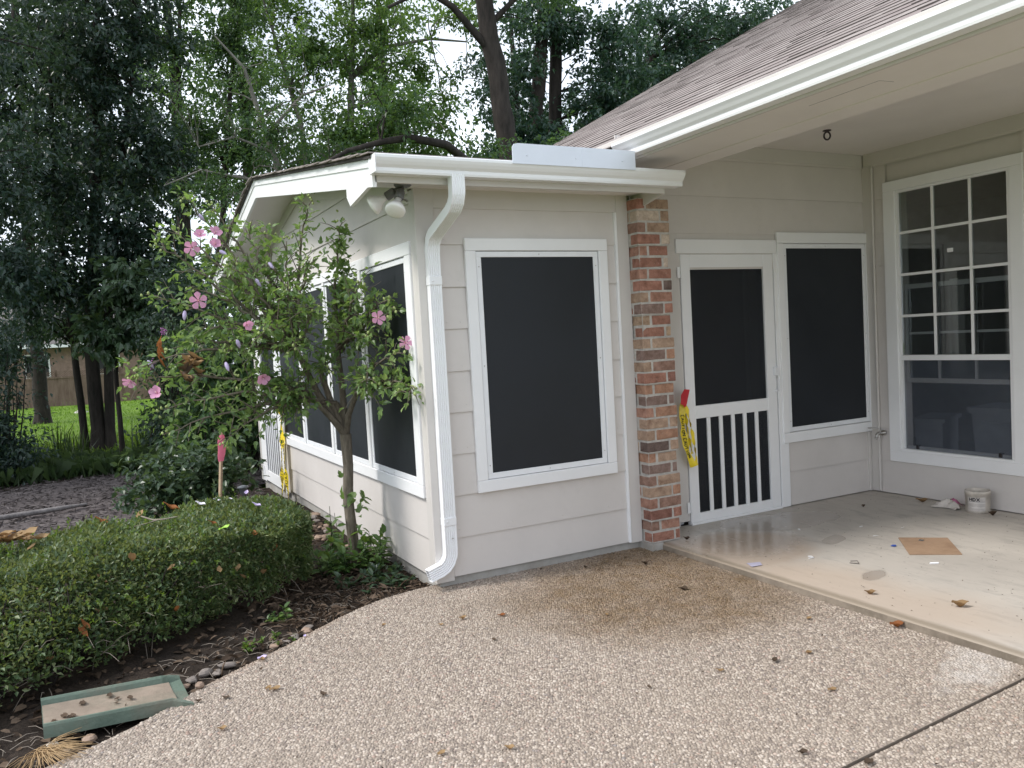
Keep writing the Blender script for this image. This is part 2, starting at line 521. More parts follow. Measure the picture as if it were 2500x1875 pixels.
def M_porch():
    n = NT("porch_concrete")
    f = n.noise(1.6, 7, .62); g = n.noise(9, 6, .7)
    c = n.mix(n.rng(f, .3, .7), (.415, .38, .34), (.535, .49, .435))
    # trowel streaks and scuffs
    st = n.noise(1.0, 6, .7, vec=n.mapping((14, 4, 1), (1, 5, 0)))
    c = n.mix(n.rng(st, .52, .68, 0, .55), c, (.29, .265, .24))
    sp = n.noise(34, 3, .6)
    c = n.mix(n.rng(sp, .66, .74, 0, .7), c, (.19, .165, .145))
    # rust-tan stain by the corner, wet sheen in front of the door, a dried puddle, footprint blots
    tan = n.math('MAXIMUM', ellipse(n, 1.95, -.62, .50, .42, .4, .35, .30, 2.5), ellipse(n, 1.80, -1.6, .30, .9, .1, .9, .5, 2.))
    c = n.mix(n.math('MULTIPLY', tan, .60), c, (.44, .32, .225))
    cream = ellipse(n, 1.95, -2.1, .55, 1.1, 0., 1.0, .4, 1.6)
    c = n.mix(n.math('MULTIPLY', cream, .22), c, (.60, .545, .485))
    pud = n.math('MAXIMUM', ellipse(n, 2.75, -.18, .48, .26, -.2, .12, .45, 3.), n.math('MAXIMUM', ellipse(n, 2.58, -.80, .14, .07, .5, .1, .5, 8.), ellipse(n, 2.12, -1.50, .12, .06, .4, .2, .5, 8.)))
    c = n.mix(n.math('MULTIPLY', pud, .38), c, (.24, .19, .15))
    wet = n.math('MAXIMUM', ellipse(n, 2.10, -.45, .52, .42, .0, .6, .5, 2.2), pud)
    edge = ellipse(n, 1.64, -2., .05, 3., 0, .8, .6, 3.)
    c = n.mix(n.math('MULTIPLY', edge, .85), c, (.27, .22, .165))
    rough = n.math('ADD', n.rng(wet, 0, 1, .62, .17), n.rng(st, .4, .7, 0, .14))
    return n.done(n.bsdf(c, rough, n.bump(n.math('ADD', g, n.math('MULTIPLY', sp, .4)), .06, .006), .5))
PORCH = M_porch()

def M_shingle():
    n = NT("asphalt_shingle")
    g = n.n("ShaderNodeNewGeometry"); oi = n.n("ShaderNodeObjectInfo")
    r = n.math('FRACT', n.math('ADD', g.outputs['Random Per Island'], oi.outputs['Random']))
    c = n.ramp(r, [(0, (.235, .20, .19)), (.3, (.29, .25, .237)), (.55, (.34, .30, .285)), (.8, (.265, .22, .212)), (1, (.37, .33, .312))])
    f = n.noise(130, 3); b = n.noise(5, 5)
    c = n.mix(n.rng(f, .3, .7, 0, .5), c, (.17, .145, .135))
    c = n.mix(n.rng(b, .4, .75, 0, .4), c, (.40, .36, .33))
    return n.done(n.bsdf(c, .95, n.bump(f, .6, .006), .15))
SHINGLE = M_shingle()
SHDARK = M_plain("roof_deck_and_shadow_line", (.055, .047, .044), .95, 0, .3, .5, 80)  # dark roof base; also painted on shingle butts as shadow lines

def M_ground(name, stops, scale=3., bump=.6, rough=.95, fine=40):
    n = NT(name)
    f = n.noise(scale, 8, .65); g = n.noise(fine, 5, .7)
    x = n.math('ADD', n.math('MULTIPLY', f, .55), n.math('MULTIPLY', g, .45))
    c = n.ramp(x, stops)
    return n.done(n.bsdf(c, rough, n.bump(g, bump, .03), .15))
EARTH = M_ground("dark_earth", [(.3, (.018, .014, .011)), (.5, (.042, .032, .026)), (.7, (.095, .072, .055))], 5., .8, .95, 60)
MULCHM = M_ground("bare_mulch_ground", [(.3, (.055, .046, .046)), (.5, (.115, .098, .096)), (.7, (.21, .185, .175))], 3., .9, .95, 26)
LAWN = M_ground("lawn", [(.3, (.045, .085, .010)), (.5, (.105, .18, .022)), (.7, (.18, .26, .04))], .6, .8, .9, 22)

BARK = M_bark("tree_bark", (.014, .012, .011), (.055, .046, .041), 9)
BARKP = M_bark("pale_bark", (.10, .095, .085), (.24, .225, .20), 12)
BARKH = M_bark("hibiscus_bark", (.085, .072, .055), (.25, .215, .17), 40)
LF_DARK = M_leaf("dark_leaves", [(.014, .032, .027), (.024, .050, .042), (.037, .068, .054), (.056, .090, .068)], .28, .36)  # bluish teal in the leaf colour stands in for a hazy veil
LF_MID = M_leaf("mid_leaves", [(.022, .056, .030), (.038, .088, .042), (.060, .122, .050), (.095, .160, .062)], .40, .42)
LF_BRIGHT = M_leaf("bright_leaves", [(.036, .085, .030), (.062, .130, .042), (.095, .175, .056), (.135, .21, .07)], .45, .42)
LF_TEAL = M_leaf("teal_leaves", [(.014, .040, .034), (.024, .060, .048), (.038, .082, .060), (.060, .108, .076)], .30, .36)
LF_HIB = M_leaf("hibiscus_leaves", [(.085, .155, .060), (.135, .225, .082), (.19, .29, .105), (.28, .37, .14), (.19, .29, .10)], .38, .40)
LF_HEDGE = M_leaf("hedge_leaves", [(.034, .066, .028), (.064, .118, .045), (.112, .178, .068), (.27, .30, .155)], .28, .42)
LF_SHRUB = M_leaf("shrub_leaves", [(.026, .055, .030), (.042, .080, .042), (.065, .110, .056), (.10, .15, .085)], .25, .35)
LF_LOW = M_leaf("low_plant_leaves", [(.05, .11, .03), (.085, .165, .045), (.13, .22, .06), (.20, .29, .08)], .3, .4)
LF_BLADE = M_leaf("blade_leaves", [(.020, .040, .016), (.040, .070, .026), (.065, .105, .035)], .3, .4)
LF_WEED = M_leaf("weed_leaves", [(.05, .10, .02), (.10, .17, .03), (.16, .24, .045)], .4, .5)
DRY1 = M_leaf("dry_leaves", [(.13, .075, .035), (.25, .155, .075), (.37, .25, .13), (.46, .33, .19)], .2, .7, (.4, .2, .08), .2)
LITTER = M_leaf("leaf_litter", [(.030, .021, .015), (.065, .045, .032), (.12, .085, .06), (.22, .16, .115)], .1, .8, (.2, .12, .06), .15)
RUST = M_leaf("rusty_leaves", [(.20, .065, .022), (.32, .12, .045), (.40, .18, .07)], .25, .7, (.5, .2, .06), .2)
PETAL = M_leaf("pink_petal", [(.66, .29, .48), (.74, .38, .56), (.80, .46, .63)], .35, .5, (.9, .4, .6), .2)
PETALC = M_plain("flower_throat", (.52, .06, .12), .6)
STAMEN = M_plain("flower_stamen", (.85, .72, .55), .6)
LILAC = M_plain("faded_lilac_petal", (.50, .42, .64), .6)
WHITEP = M_plain("white_petal", (.74, .71, .80), .6)
STONE = M_plain("garden_stone", (.21, .18, .16), .85, 0, .35, .5, 24)
STONEW = M_plain("white_stone", (.68, .66, .62), .7, 0, .1, .2, 24)
STONEB = M_plain("reddish_stone", (.28, .20, .15), .85, 0, .3, .5, 24)
WOODF = M_bark("fence_wood", (.13, .085, .068), (.26, .185, .15), 6)
STAKEW = M_plain("stake_wood", (.45, .33, .22), .8, 0, .2, .3, 40)
PINKR = M_plain("pink_ribbon", (.85, .19, .29), .45)
REDT = M_plain("red_tag_plastic", (.55, .035, .045), .38)
YELL = M_plain("yellow_caution_tape", (.80, .62, .03), .35, 0, .08, .1, 40)
TWIG = M_plain("pale_twig", (.26, .22, .18), .85, 0, .3, .3, 50)
# ------------------------------------------------------------------ the house
house = thing("house", "low beige sided house with white trim, brick pillar, covered porch and screened room", "house", (0, 0, .1))

def plank_hexa(p, n, zb, zt, a0b, a1b, a0t, a1t, dir_, ob=.017, ot=.005, inner=-.004):
    """lap siding board on a wall through p, outward normal n (2d), running along dir_ (2d)"""
    def P(a, out, z): return (p[0] + dir_[0]*a + n[0]*out, p[1] + dir_[1]*a + n[1]*out, z)
    return [P(a0b, ob-.008, zb), P(a1b, ob-.008, zb), P(a1b, ob, zb), P(a0b, ob, zb),
            P(a0t, inner, zt), P(a1t, inner, zt), P(a1t, ot, zt), P(a0t, ot, zt)]

SZ = [.159, .400, .667, .927, 1.191, 1.450, 1.715, 1.976, 2.240, 2.505]
def face_fix(h):  # keep outward faces whichever way dir_ turns
    return h

def siding(parent, p, n, dir_, lines, a0, a1, lap=.022, top=None):
    """one object per board; lines = lower edges plus the top"""
    for i in range(len(lines)-1):
        zb, zt = lines[i], lines[i+1]+lap
        j = RNG.uniform(-.0015, .0015)
        l0, l1 = (a0(zb), a1(zb)) if callable(a0) else (a0, a1)
        t0, t1 = (a0(zt), a1(zt)) if callable(a0) else (a0, a1)
        if l1-l0 < .02: continue
        MB().hexa(plank_hexa(p, n, zb, zt, l0, l1, t0, max(t1, t0+.002), dir_, ob=.017+j)).build("siding_board", SIDING, parent)

# foundation
f = MB()
f.box(.02, 1.57, .012, .4, -.3, .158); f.box(.0125, .4, .401, 5.6, -.3, .157); f.box(.0125, .019, .0125, .401, -.3, .157)
f.box(1.545, 1.64, -.150, .05, -.1, .149)
f.build("foundation", FOUND, house)

# front wall of the screened room (faces -Y)
w = MB().box(.02, 1.60, .006, .14, .159, 2.62).build("front_wall", SIDING, house)
siding(w, (0, .0), (0, -1), (1, 0), SZ, .098, 1.47)
MB().cbox(.098, 1.47, -.020, .01, 2.462, 2.585, .002).build("frieze_board", TRIMB, w)
nl = MB()
for z in SZ[:-1]:
    for x in (.16, .24, 1.40, 1.43) if .4 < z < 2.2 else (.16, .55, .92, 1.30, 1.43):
        nl.lathe([(0, -.001), (.0042, -.001), (.0036, .0012), (0, .0016)], (x+RNG.uniform(-.02, .02), -.0145, z+RNG.uniform(.03, .05)), (0, -1, 0), 6)
nl.build("nail_heads", TRIMB, w, kind="stuff")
# corner boards
cb = MB().cbox(-.024, .100, -.024, .004, .135, 2.585, .003).build("corner_board", TRIMB, w)
MB().cbox(1.458, 1.553, -.026, .01, .150, 2.585, .003).build("corner_board", TRIMB, w)
MB().cbox(1.440, 1.4575, -.030, .01, .156, 2.462, .003).build("highlight_strip", TRIMW, w)  # white strip stands in for the highlight on the board's left edge

# gable wall of the screened room (faces -X)
RIDGE_Y, RIDGE_Z = 2.90, 3.185
SL_F, SL_B = .157, .212
def roof_top(y): return RIDGE_Z - (RIDGE_Y-y)*SL_F if y < RIDGE_Y else RIDGE_Z - (y-RIDGE_Y)*SL_B
g = MB()
YB = 5.60
prof = [(.02, .157), (YB, .157), (YB, roof_top(YB)-.09), (RIDGE_Y, RIDGE_Z-.09), (.02, roof_top(.02)-.09)]
g.prism(prof, 0, .006, .14)
gw = g.build("gable_wall", SIDING, house)
SZL = SZ + [2.770, 3.035, 3.20]
def yl(z): return .072 if z < 2.585 else max(.072, RIDGE_Y - (RIDGE_Z-.085-z)/SL_F)
def yr(z): return 4.03 if z < 1.1 else (5.55 if z < 2.55 else min(5.55, RIDGE_Y + (RIDGE_Z-.085-z)/SL_B))
for i in range(len(SZL)-1):
    zb, zt = SZL[i], SZL[i+1]+.022
    if zb < 3.09:
        zt2 = min(zt, RIDGE_Z-.085)
        if zb > .8 and zb < 2.2:      # pieces beside the window band
            MB().hexa(plank_hexa((0, 0), (-1, 0), zb, zt, .072, .10, .072, .10, (0, 1))).build("siding_board", SIDING, gw)
        else:
            MB().hexa(plank_hexa((0, 0), (-1, 0), zb, zt2, yl(zb), yr(zb), min(yl(zt2), RIDGE_Y-.001), max(yr(zt2), RIDGE_Y+.001), (0, 1))).build("siding_board", SIDING, gw)
MB().cbox(-.0235, .004, .0045, .075, .135, 2.575, .003).build("corner_board", TRIMB, gw)
MB().cbox(-.026, .004, 4.03, 4.15, .135, .72, .003).build("corner_board", TRIMB, gw)
MB().cbox(-.026, .004, 5.47, 5.60, .09, 2.52, .003).build("corner_board", TRIMB, gw)
# rake frieze boards under the gable soffit
for (ya, yb) in ((.08, RIDGE_Y), (RIDGE_Y, 5.60)):
    h = []
    for x in (-.022, .003):
        for (y, dz) in ((ya, -.185), (yb, -.185), (yb, -.082), (ya, -.082)):
            h.append((x, y, roof_top(y)+dz))
    MB().hexa(h).build("rake_frieze", TRIMB, gw)

# window of a wall: trim boards, aluminium frame, dark mesh
def screen_window(parent, name, plane, c, out, a0, a1, z0, z1, s0, s1, sz0, sz1, label=None, boards=True, mesh=SCREEN, screws=True):
    """plane 'y' or 'x' at coordinate c; out = -1, the side the wall faces"""
    def bx(mb, a, b, o0, o1, za, zb, ch=.002, mi=0):
        if plane == 'y': mb.cbox(a, b, c+out*o0, c+out*o1, za, zb, ch, mi)
        else: mb.cbox(c+out*o0, c+out*o1, a, b, za, zb, ch, mi)
        return mb
    fr = MB(); e = .036
    bx(fr, s0-e, s1+e, .004, .014, sz0-e, sz0, .002); bx(fr, s0-e, s1+e, .004, .014, sz1, sz1+e, .002)
    bx(fr, s0-e, s0, .004, .014, sz0, sz1, .002); bx(fr, s1, s1+e, .004, .014, sz0, sz1, .002)
    wdw = fr.build(name, ALU, parent, label=label)
    if screws:
        sc = MB()
        for (a, z) in [(s0-.018, sz0+.05), (s0-.018, (sz0+sz1)/2), (s0-.018, sz1-.06), (s1+.018, sz0+.05), (s1+.018, (sz0+sz1)/2), (s1+.018, sz1-.06), ((s0+s1)/2, sz0-.018), ((s0+s1)/2, sz1+.018)]:
            p = (a, c+out*.0145, z) if plane == 'y' else (c+out*.0145, a, z)
            sc.lathe([(.0, .0), (.0042, .0), (.0035, .0018), (0, .002)], p, (0, out, 0) if plane == 'y' else (out, 0, 0), 6)
        sc.build("screw", STEEL, wdw)
    bx(MB(), s0-.002, s1+.002, .002, .007, sz0-.002, sz1+.002, .001).build("screen", mesh, wdw)
    if boards:
        t = .004; g_ = e+t
        bx(MB(), a0, a1, 0, .026, z0, sz0-g_, .003).build("trim_board", TRIMW, wdw)
        bx(MB(), a0, a1, 0, .0255, sz1+g_, z1, .003).build("trim_board", TRIMW, wdw)
        bx(MB(), a0, s0-g_, 0, .025, sz0-g_+.001, sz1+g_-.001, .003).build("trim_board", TRIMW, wdw)
        bx(MB(), s1+g_, a1, 0, .025, sz0-g_+.001, sz1+g_-.001, .003).build("trim_board", TRIMW, wdw)
    return wdw

MB().box(.32, 1.335, -.012, .01, .70, 2.25).build("window_backing", SCREEN, house)
screen_window(house, "screen_window", 'y', -.0125, -1, .2936, 1.3616, .665, 2.278, .4063, 1.2508, .781, 2.159, "large black screened window with white trim left of the brick pillar")
# four screens of the gable wall in one band of trim
MB().box(-.012, .01, .12, 4.14, .70, 2.24).build("window_backing", SCREEN, house)
band = [(.2137, 1.0706), (1.2118, 2.092), (2.2332, 3.1004), (3.2459, 4.115)]
LZ0, LZ1 = .779, 2.150
for i, (a, b) in enumerate(band):
    screen_window(house, "screen_window", 'x', -.0125, -1, 0, 0, 0, 0, a, b, LZ0, LZ1, None, False)
t = MB()
MB().cbox(-.0385, -.0125, .0783, 4.165, .6595, LZ0-.040, .003).build("trim_board", TRIMW, house)
MB().cbox(-.038, -.0125, .0783, 4.165, LZ1+.040, 2.2713, .003).build("trim_board", TRIMW, house)
ms = [(.0783, band[0][0]-.040)] + [(band[i][1]+.040, band[i+1][0]-.040) for i in range(3)] + [(band[3][1]+.040, 4.165)]
for a, b in ms:
    MB().cbox(-.0375, -.0125, a, b, LZ0-.039, LZ1+.039, .003).build("mullion_board", TRIMW, house)

# screen doors: frame, mesh, balusters, hinges, latch
def screen_door(label, plane, c, out, a0, a1, z0, z1, u0, u1, uz0, uz1, lz0, lz1, nb, mesh, hinge_a, latch_a, hside):
    def bx(mb, a, b, o0, o1, za, zb, ch=.002, mi=0):
        if plane == 'y': mb.cbox(a, b, c+out*o0, c+out*o1, za, zb, ch, mi)
        else: mb.cbox(c+out*o0, c+out*o1, a, b, za, zb, ch, mi)
        return mb
    fr = MB()
    bx(fr, a0, u0, 0, .032, z0, z1, .003); bx(fr, u1, a1, 0, .032, z0, z1, .003)
    bx(fr, u0, u1, 0, .0315, uz1, z1, .003); bx(fr, u0, u1, 0, .0315, lz1, uz0, .003); bx(fr, u0, u1, 0, .0315, z0, lz0, .003)
    d = fr.build("screen_door", TRIMW, house, label=label)
    bx(MB(), u0-.003, u1+.003, .010, .014, uz0-.003, uz1+.003, .001).build("screen", mesh, d)
    bx(MB(), u0-.003, u1+.003, .010, .014, lz0-.003, lz1+.003, .001).build("screen", mesh, d)
    w_ = (u1-u0)/(nb+1)
    for k in range(nb):
        a = u0 + w_*(k+1)
        bx(MB(), a-.017, a+.017, .0145, .030, lz0-.001, lz1+.001, .003).build("baluster", TRIMW, d)
    for z in (z1-.135, z0+.12):
        h = MB(); bx(h, hinge_a-.030, hinge_a+.030, .0325, .0365, z-.042, z+.042, .001); 
        p = (hinge_a, c+out*.040, z-.045) if plane == 'y' else (c+out*.040, hinge_a, z-.045)
        h.lathe([(.006, 0), (.006, .09)], p, (0, 0, 1), 8)
        h.build("hinge", TRIMW, d)
    if latch_a is not None:
        l = MB(); s_ = hside
        bx(l, latch_a-.030, latch_a+.008, .033, .058, 1.222, 1.292, .004); bx(l, latch_a+.008, latch_a+.026, .033, .05, 1.235, 1.268, .003)
        p0 = [(latch_a-.004, .056, 1.225), (latch_a+.004, .066, 1.19), (latch_a+.004, .066, 1.12), (latch_a-.004, .040, 1.10)]
        P = [(a, c+out*o, z) if plane == 'y' else (c+out*o, a, z) for a, o, z in p0]
        l.tube(P, .006, 6); bx(l, latch_a-.026, latch_a+.012, .033, .045, 1.092, 1.108, .003)
        l.build("latch", ALU, d)
    return d

# door wall of the porch (faces -Y, y = .154)
YD, XR, ZS, ZC = .154, 4.154, .1425, 3.026
dw = MB()
dw.box(1.60, 2.05, YD+.012, YD+.14, ZS, 2.93); dw.box(3.13, 4.30, YD+.012, YD+.14, ZS, 3.1); dw.box(2.05, 3.13, YD+.012, YD+.14, 2.24, 3.1)
dwall = dw.build("porch_back_wall", SIDING, house)
PZ = [ZS+.008, .425, .700, .976, 1.252, 1.528, 1.804, 2.077, 2.349, 2.629, 2.905, 3.02]
siding(dwall, (0, YD), (0, -1), (1, 0), PZ[7:], 1.60, 4.13, .02)
siding(dwall, (0, YD), (0, -1), (1, 0), [ZS+.008, .425, .70], 3.17, 4.10, .02)
MB().cbox(1.62, 4.13, YD-.019, YD+.004, 2.925, ZC, .002).build("frieze_board", TRIMB, dwall)
MB().cbox(1.80, 2.122, YD-.012, YD+.02, ZS+.035, 2.36, .002).build("door_jamb", TRIMB, dwall)
MB().cbox(2.090, 3.0985, YD-.026, YD+.01, 2.199, 2.304, .003).build("trim_board", TRIMW, dwall)
MB().cbox(3.064, 3.160, YD-.0265, YD+.01, ZS+.004, 2.1985, .003).build("trim_board", TRIMW, dwall)
MB().cbox(2.128, 3.062, YD-.030, YD+.02, ZS+.001, ZS+.020, .002).build("door_sill", TRIMW, dwall)
screen_door("white porch screen door with five lower balusters beside the brick pillar", 'y', YD+.012, -1, 2.128, 3.056, .1625, 2.191, 2.218, 2.955, 1.048, 2.093, .2286, .950, 5, DOORSCREEN, 2.124, 3.050, 1)
# inner jamb seen through the door mesh
MB().box(2.90, 3.00, YD+.10, YD+.16, ZS, 2.2).build("door_jamb", TRIMW, dwall)
MB().box(2.06, 2.12, YD+.06, YD+.12, ZS, 2.2).build("door_jamb", TRIMW, dwall)
# fixed screen beside the door
MB().box(3.17, 4.12, YD-.012, YD+.01, .76, 2.27).build("window_backing", SCREEN, house)
sw = screen_window(house, "screen_window", 'y', YD-.0125, -1, 3.100, 4.152, .667, 2.3645, 3.2044, 4.0885, .789, 2.2376, "tall black screened window between the screen door and the porch corner")
MB().cbox(4.098, 4.128, YD-.030, YD+.004, ZS+.006, .664, .003).build("corner_board", TRIMB, dwall)

# porch side wall (faces -X, x = 4.154) with the big sash window
rw = MB()
WY0, WY1, WZ0, WZ1 = -1.098, -.178, .530, 2.660
rw.box(XR+.012, XR+.14, WY1+.02, YD, ZS, 3.1); rw.box(XR+.012, XR+.14, -6.0, WY0-.02, ZS, 3.1)
rw.box(XR+.012, XR+.14, WY0-.02, WY1+.02, ZS, WZ0-.02); rw.box(XR+.012, XR+.14, WY0-.02, WY1+.02, WZ1+.02, 3.1)
rwall = rw.build("porch_side_wall", SIDING, house)
for i in range(len(PZ)-1):
    zb, zt = PZ[i], PZ[i+1]
    segs = [(-5.9, .07)] if (zt < .45 or zb > 2.7) else [(-5.9, -1.20), (-.075, .07)]
    for a, b in segs:
        MB().hexa(plank_hexa((XR, 0), (-1, 0), zb, zt+.02, a, b, a, b, (0, 1))).build("siding_board", SIDING, rwall)
MB().cbox(XR-.019, XR+.004, -5.9, YD-.02, 2.925, ZC, .002).build("frieze_board", TRIMB, rwall)
MB().cbox(XR-.024, XR+.004, .045, YD-.004, ZS+.008, 2.924, .003).build("corner_board", TRIMB, rwall)
# sash window
win = MB()
o_ = XR-.026
win.cbox(o_+.001, XR+.03, WY0-.012, WY1+.012, WZ0-.012, WZ0+.010, .002); win.cbox(o_+.012, XR+.03, WY0-.012, WY1+.012, WZ1-.010, WZ1+.012, .002)
win.cbox(o_+.012, XR+.03, WY0-.012, WY0+.012, WZ0+.010, WZ1-.010, .002); win.cbox(o_+.012, XR+.03, WY1-.012, WY1+.012, WZ0+.010, WZ1-.010, .002)
win.cbox(o_+.008, XR+.03, WY0+.012, WY1-.012, 1.277, 1.320, .003)
win = win.build("sash_window", TRIMW, house, label="large white sash window with twelve upper panes in the porch side wall")
for (a, b, c_, d_) in ((-1.212, -.057, .426, WZ0-.0125), (-1.212, -.057, WZ1+.0125, 2.7544), (WY1+.0125, -.057, WZ0-.012, WZ1+.012), (-1.212, WY0-.0125, WZ0-.012, WZ1+.012)):
    MB().cbox(o_, XR+.004, a, b, c_, d_, .003).build("trim_board", TRIMW, win)
for y in (-.490, -.800):
    MB().cbox(XR-.006, XR+.018, y-.011, y+.011, 1.3205, WZ1-.0105, .002).build("muntin", TRIMW, win)
for z in (1.642, 1.981, 2.322):
    MB().cbox(XR-.0055, XR+.0175, WY0+.0125, WY1-.0125, z-.011, z+.011, .002).build("muntin", TRIMW, win)
ycs = [WY0+.012, -.800, -.490, WY1-.012]; zcs = [1.3205, 1.642, 1.981, 2.322, WZ1-.010]
for i in range(3):
    for j in range(4):
        MB().box(XR+.004, XR+.008, ycs[i]+.002, ycs[i+1]-.002, zcs[j]+.002, zcs[j+1]-.002).build("pane", GLASS, win)
MB().box(XR+.010, XR+.012, WY0+.012, WY1-.012, WZ0+.010, 1.277).build("insect_screen", BUGSCREEN, win)
# lower sash pushed up behind the upper one
s = MB(); X0, X1 = XR+.040, XR+.072
s.cbox(X0, X1, WY0+.012, WY1-.012, 1.090, 1.128, .003); s.cbox(X0, X1, WY0+.012, WY1-.012, 1.862, 1.900, .003)
s.cbox(X0, X1, WY0+.012, WY0+.040, 1.128, 1.862, .003); s.cbox(X0, X1, WY1-.040, WY1-.012, 1.128, 1.862, .003)
for y in (-.480, -.788): s.cbox(X0+.004, X1-.004, y-.009, y+.009, 1.128, 1.862, .002)
s.cbox(X0+.004, X1-.004, WY0+.040, WY1-.040, 1.486, 1.506, .002)
s.cbox(X0-.012, X0, -.665, -.600, 1.893, 1.912, .003)
s.build("raised_sash", TRIMW, win)
MB().box(X0+.014, X0+.018, WY0+.04, WY1-.04, 1.128, 1.862).build("pane", GLASS, win)
s = MB().cbox(XR+.016, XR+.034, WY0+.012, WY1-.012, WZ0+.010, WZ0+.036, .002)
s.cbox(XR+.010, XR+.036, WY0+.10, WY0+.128, WZ0+.012, WZ0+.046, .002, 1); s.cbox(XR+.010, XR+.036, WY1-.128, WY1-.10, WZ0+.012, WZ0+.046, .002, 1)
s.build("screen_rail", [TRIMW, DARKMETAL], win)
MB().cbox(XR+.0015, XR+.0035, -.655, -.605, 2.118, 2.148, .0005).build("paper_label", TRIMW, win)
# room behind the window
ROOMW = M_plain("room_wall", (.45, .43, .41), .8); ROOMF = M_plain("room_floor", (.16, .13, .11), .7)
r_ = MB().box(XR+.14, 7.2, -3.0, 2.0, ZS-.1, ZS, 1).box(7.2, 7.3, -3.0, 2.0, ZS, 2.9).box(XR+.14, 7.2, 2.0, 2.1, ZS, 2.9).box(XR+.14, 4.7, -3.1, -3.0, ZS, 2.9).box(6.9, 7.2, -3.1, -3.0, ZS, 2.9).box(4.7, 6.9, -3.1, -3.0, ZS, .9).box(4.7, 6.9, -3.1, -3.0, 2.5, 2.9).box(XR+.14, 7.2, -3.0, 2.0, 2.9, 3.0)  # unseen opening in the side wall is added to let daylight in
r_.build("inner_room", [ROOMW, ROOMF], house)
BINM = M_plain("grey_bin_plastic", (.42, .43, .46), .5)
def bin_(name, label, x, y, wx, wy, z0, h, flare, lid, rot):
    c_, s_ = math.cos(rot), math.sin(rot)
    def q(a, b, z): return (x+a*c_-b*s_, y+a*s_+b*c_, z)
    t_ = thing(name, label, "bin", (x, y, z0))
    k = flare
    MB().hexa([q(-wx/2*k, -wy/2*k, z0), q(wx/2*k, -wy/2*k, z0), q(wx/2*k, wy/2*k, z0), q(-wx/2*k, wy/2*k, z0), q(-wx/2, -wy/2, z0+h), q(wx/2, -wy/2, z0+h), q(wx/2, wy/2, z0+h), q(-wx/2, wy/2, z0+h)]).build("body", BINM, t_)
    e_ = .025
    MB().hexa([q(-wx/2-e_, -wy/2-e_, z0+h+.001), q(wx/2+e_, -wy/2-e_, z0+h+.001), q(wx/2+e_, wy/2+e_, z0+h+.001), q(-wx/2-e_, wy/2+e_, z0+h+.001), q(-wx/2-e_, -wy/2-e_, z0+h+lid), q(wx/2+e_, -wy/2-e_, z0+h+lid), q(wx/2+e_, wy/2+e_, z0+h+lid), q(-wx/2-e_, wy/2+e_, z0+h+lid)]).build("lid", BINM, t_)
    m_ = MB()
    for a in (-.3, .3): m_.tube([q(-wx/2-e_-.004, a*wy, z0+h-.06), q(-wx/2-e_-.02, a*wy*.6, z0+h-.07), q(-wx/2-e_-.02, 0, z0+h-.07)], .007, 6)
    m_.build("handle", BINM, t_)
bin_("storage_bin", "grey lidded box bin seen low through the big sash window", 4.86, .02, .50, .22, ZS, .56, .94, .035, .35)
bin_("storage_bin", "larger grey lidded bin at the right inside the big sash window", 4.90, -.66, .42, .50, ZS, .66, .85, .05, .1)
# shade box behind the door mesh (screened room interior)
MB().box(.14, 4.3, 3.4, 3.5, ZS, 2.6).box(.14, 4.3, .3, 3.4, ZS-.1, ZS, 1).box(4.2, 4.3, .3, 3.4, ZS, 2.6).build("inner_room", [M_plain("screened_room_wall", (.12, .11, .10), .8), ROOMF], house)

# porch ceiling, beam, soffit, fascia
MB().box(1.96, XR+.14, -6.0, YD+.14, ZC, ZC+.05).build("porch_ceiling", SOFFIT, house)
bm = MB().cbox(1.790, 1.985, -6.0, YD+.012, 2.752, 3.05, .003).build("porch_beam", SOFFIT, house)
MB().cbox(1.405, 1.7895, -6.0, .10, 2.757, 2.775, .001).build("porch_soffit", SOFFIT, house)
MB().cbox(1.383, 1.4045, -6.0, .16, 2.745, 2.92, .002).build("porch_fascia", TRIMB, house)
MB().prism([(1.41, 2.45), (1.985, 2.45), (1.985, 3.15), (1.41, 2.85)], 1, .101, .30).build("porch_fill", SIDING, house)
MB().box(1.37, 1.60, -.338, .10, 2.593, 2.66).build("eave_fill", SIDING, house)

MB().tube([(1.573, -1.635, 2.7568), (1.567, -1.911, 2.7568), (1.565, -2.07, 2.7568), (1.655, -2.078, 2.7568)], .0011, 4, cap=False).build("soffit_seam", GREYMETAL, house)
# gutters: K-style trough section (out from fascia, z)
def gutter_section(h=.10, d=.115, dr=.075):
    k = [(0, h), (0, 0), (dr, 0), (dr+.004, .012), (dr+.004, .030), (dr+.020, .045), (dr+.032, .062), (d, .078), (d, h-.004), (d-.004, h), (d-.014, h), (d-.014, h-.006)]
    inner = [(d-.004, h-.010), (d-.004, .080), (dr+.028, .065), (dr+.016, .049), (dr, .034), (dr, .004), (.004, .004), (.004, h)]
    return k + inner
fg = MB()
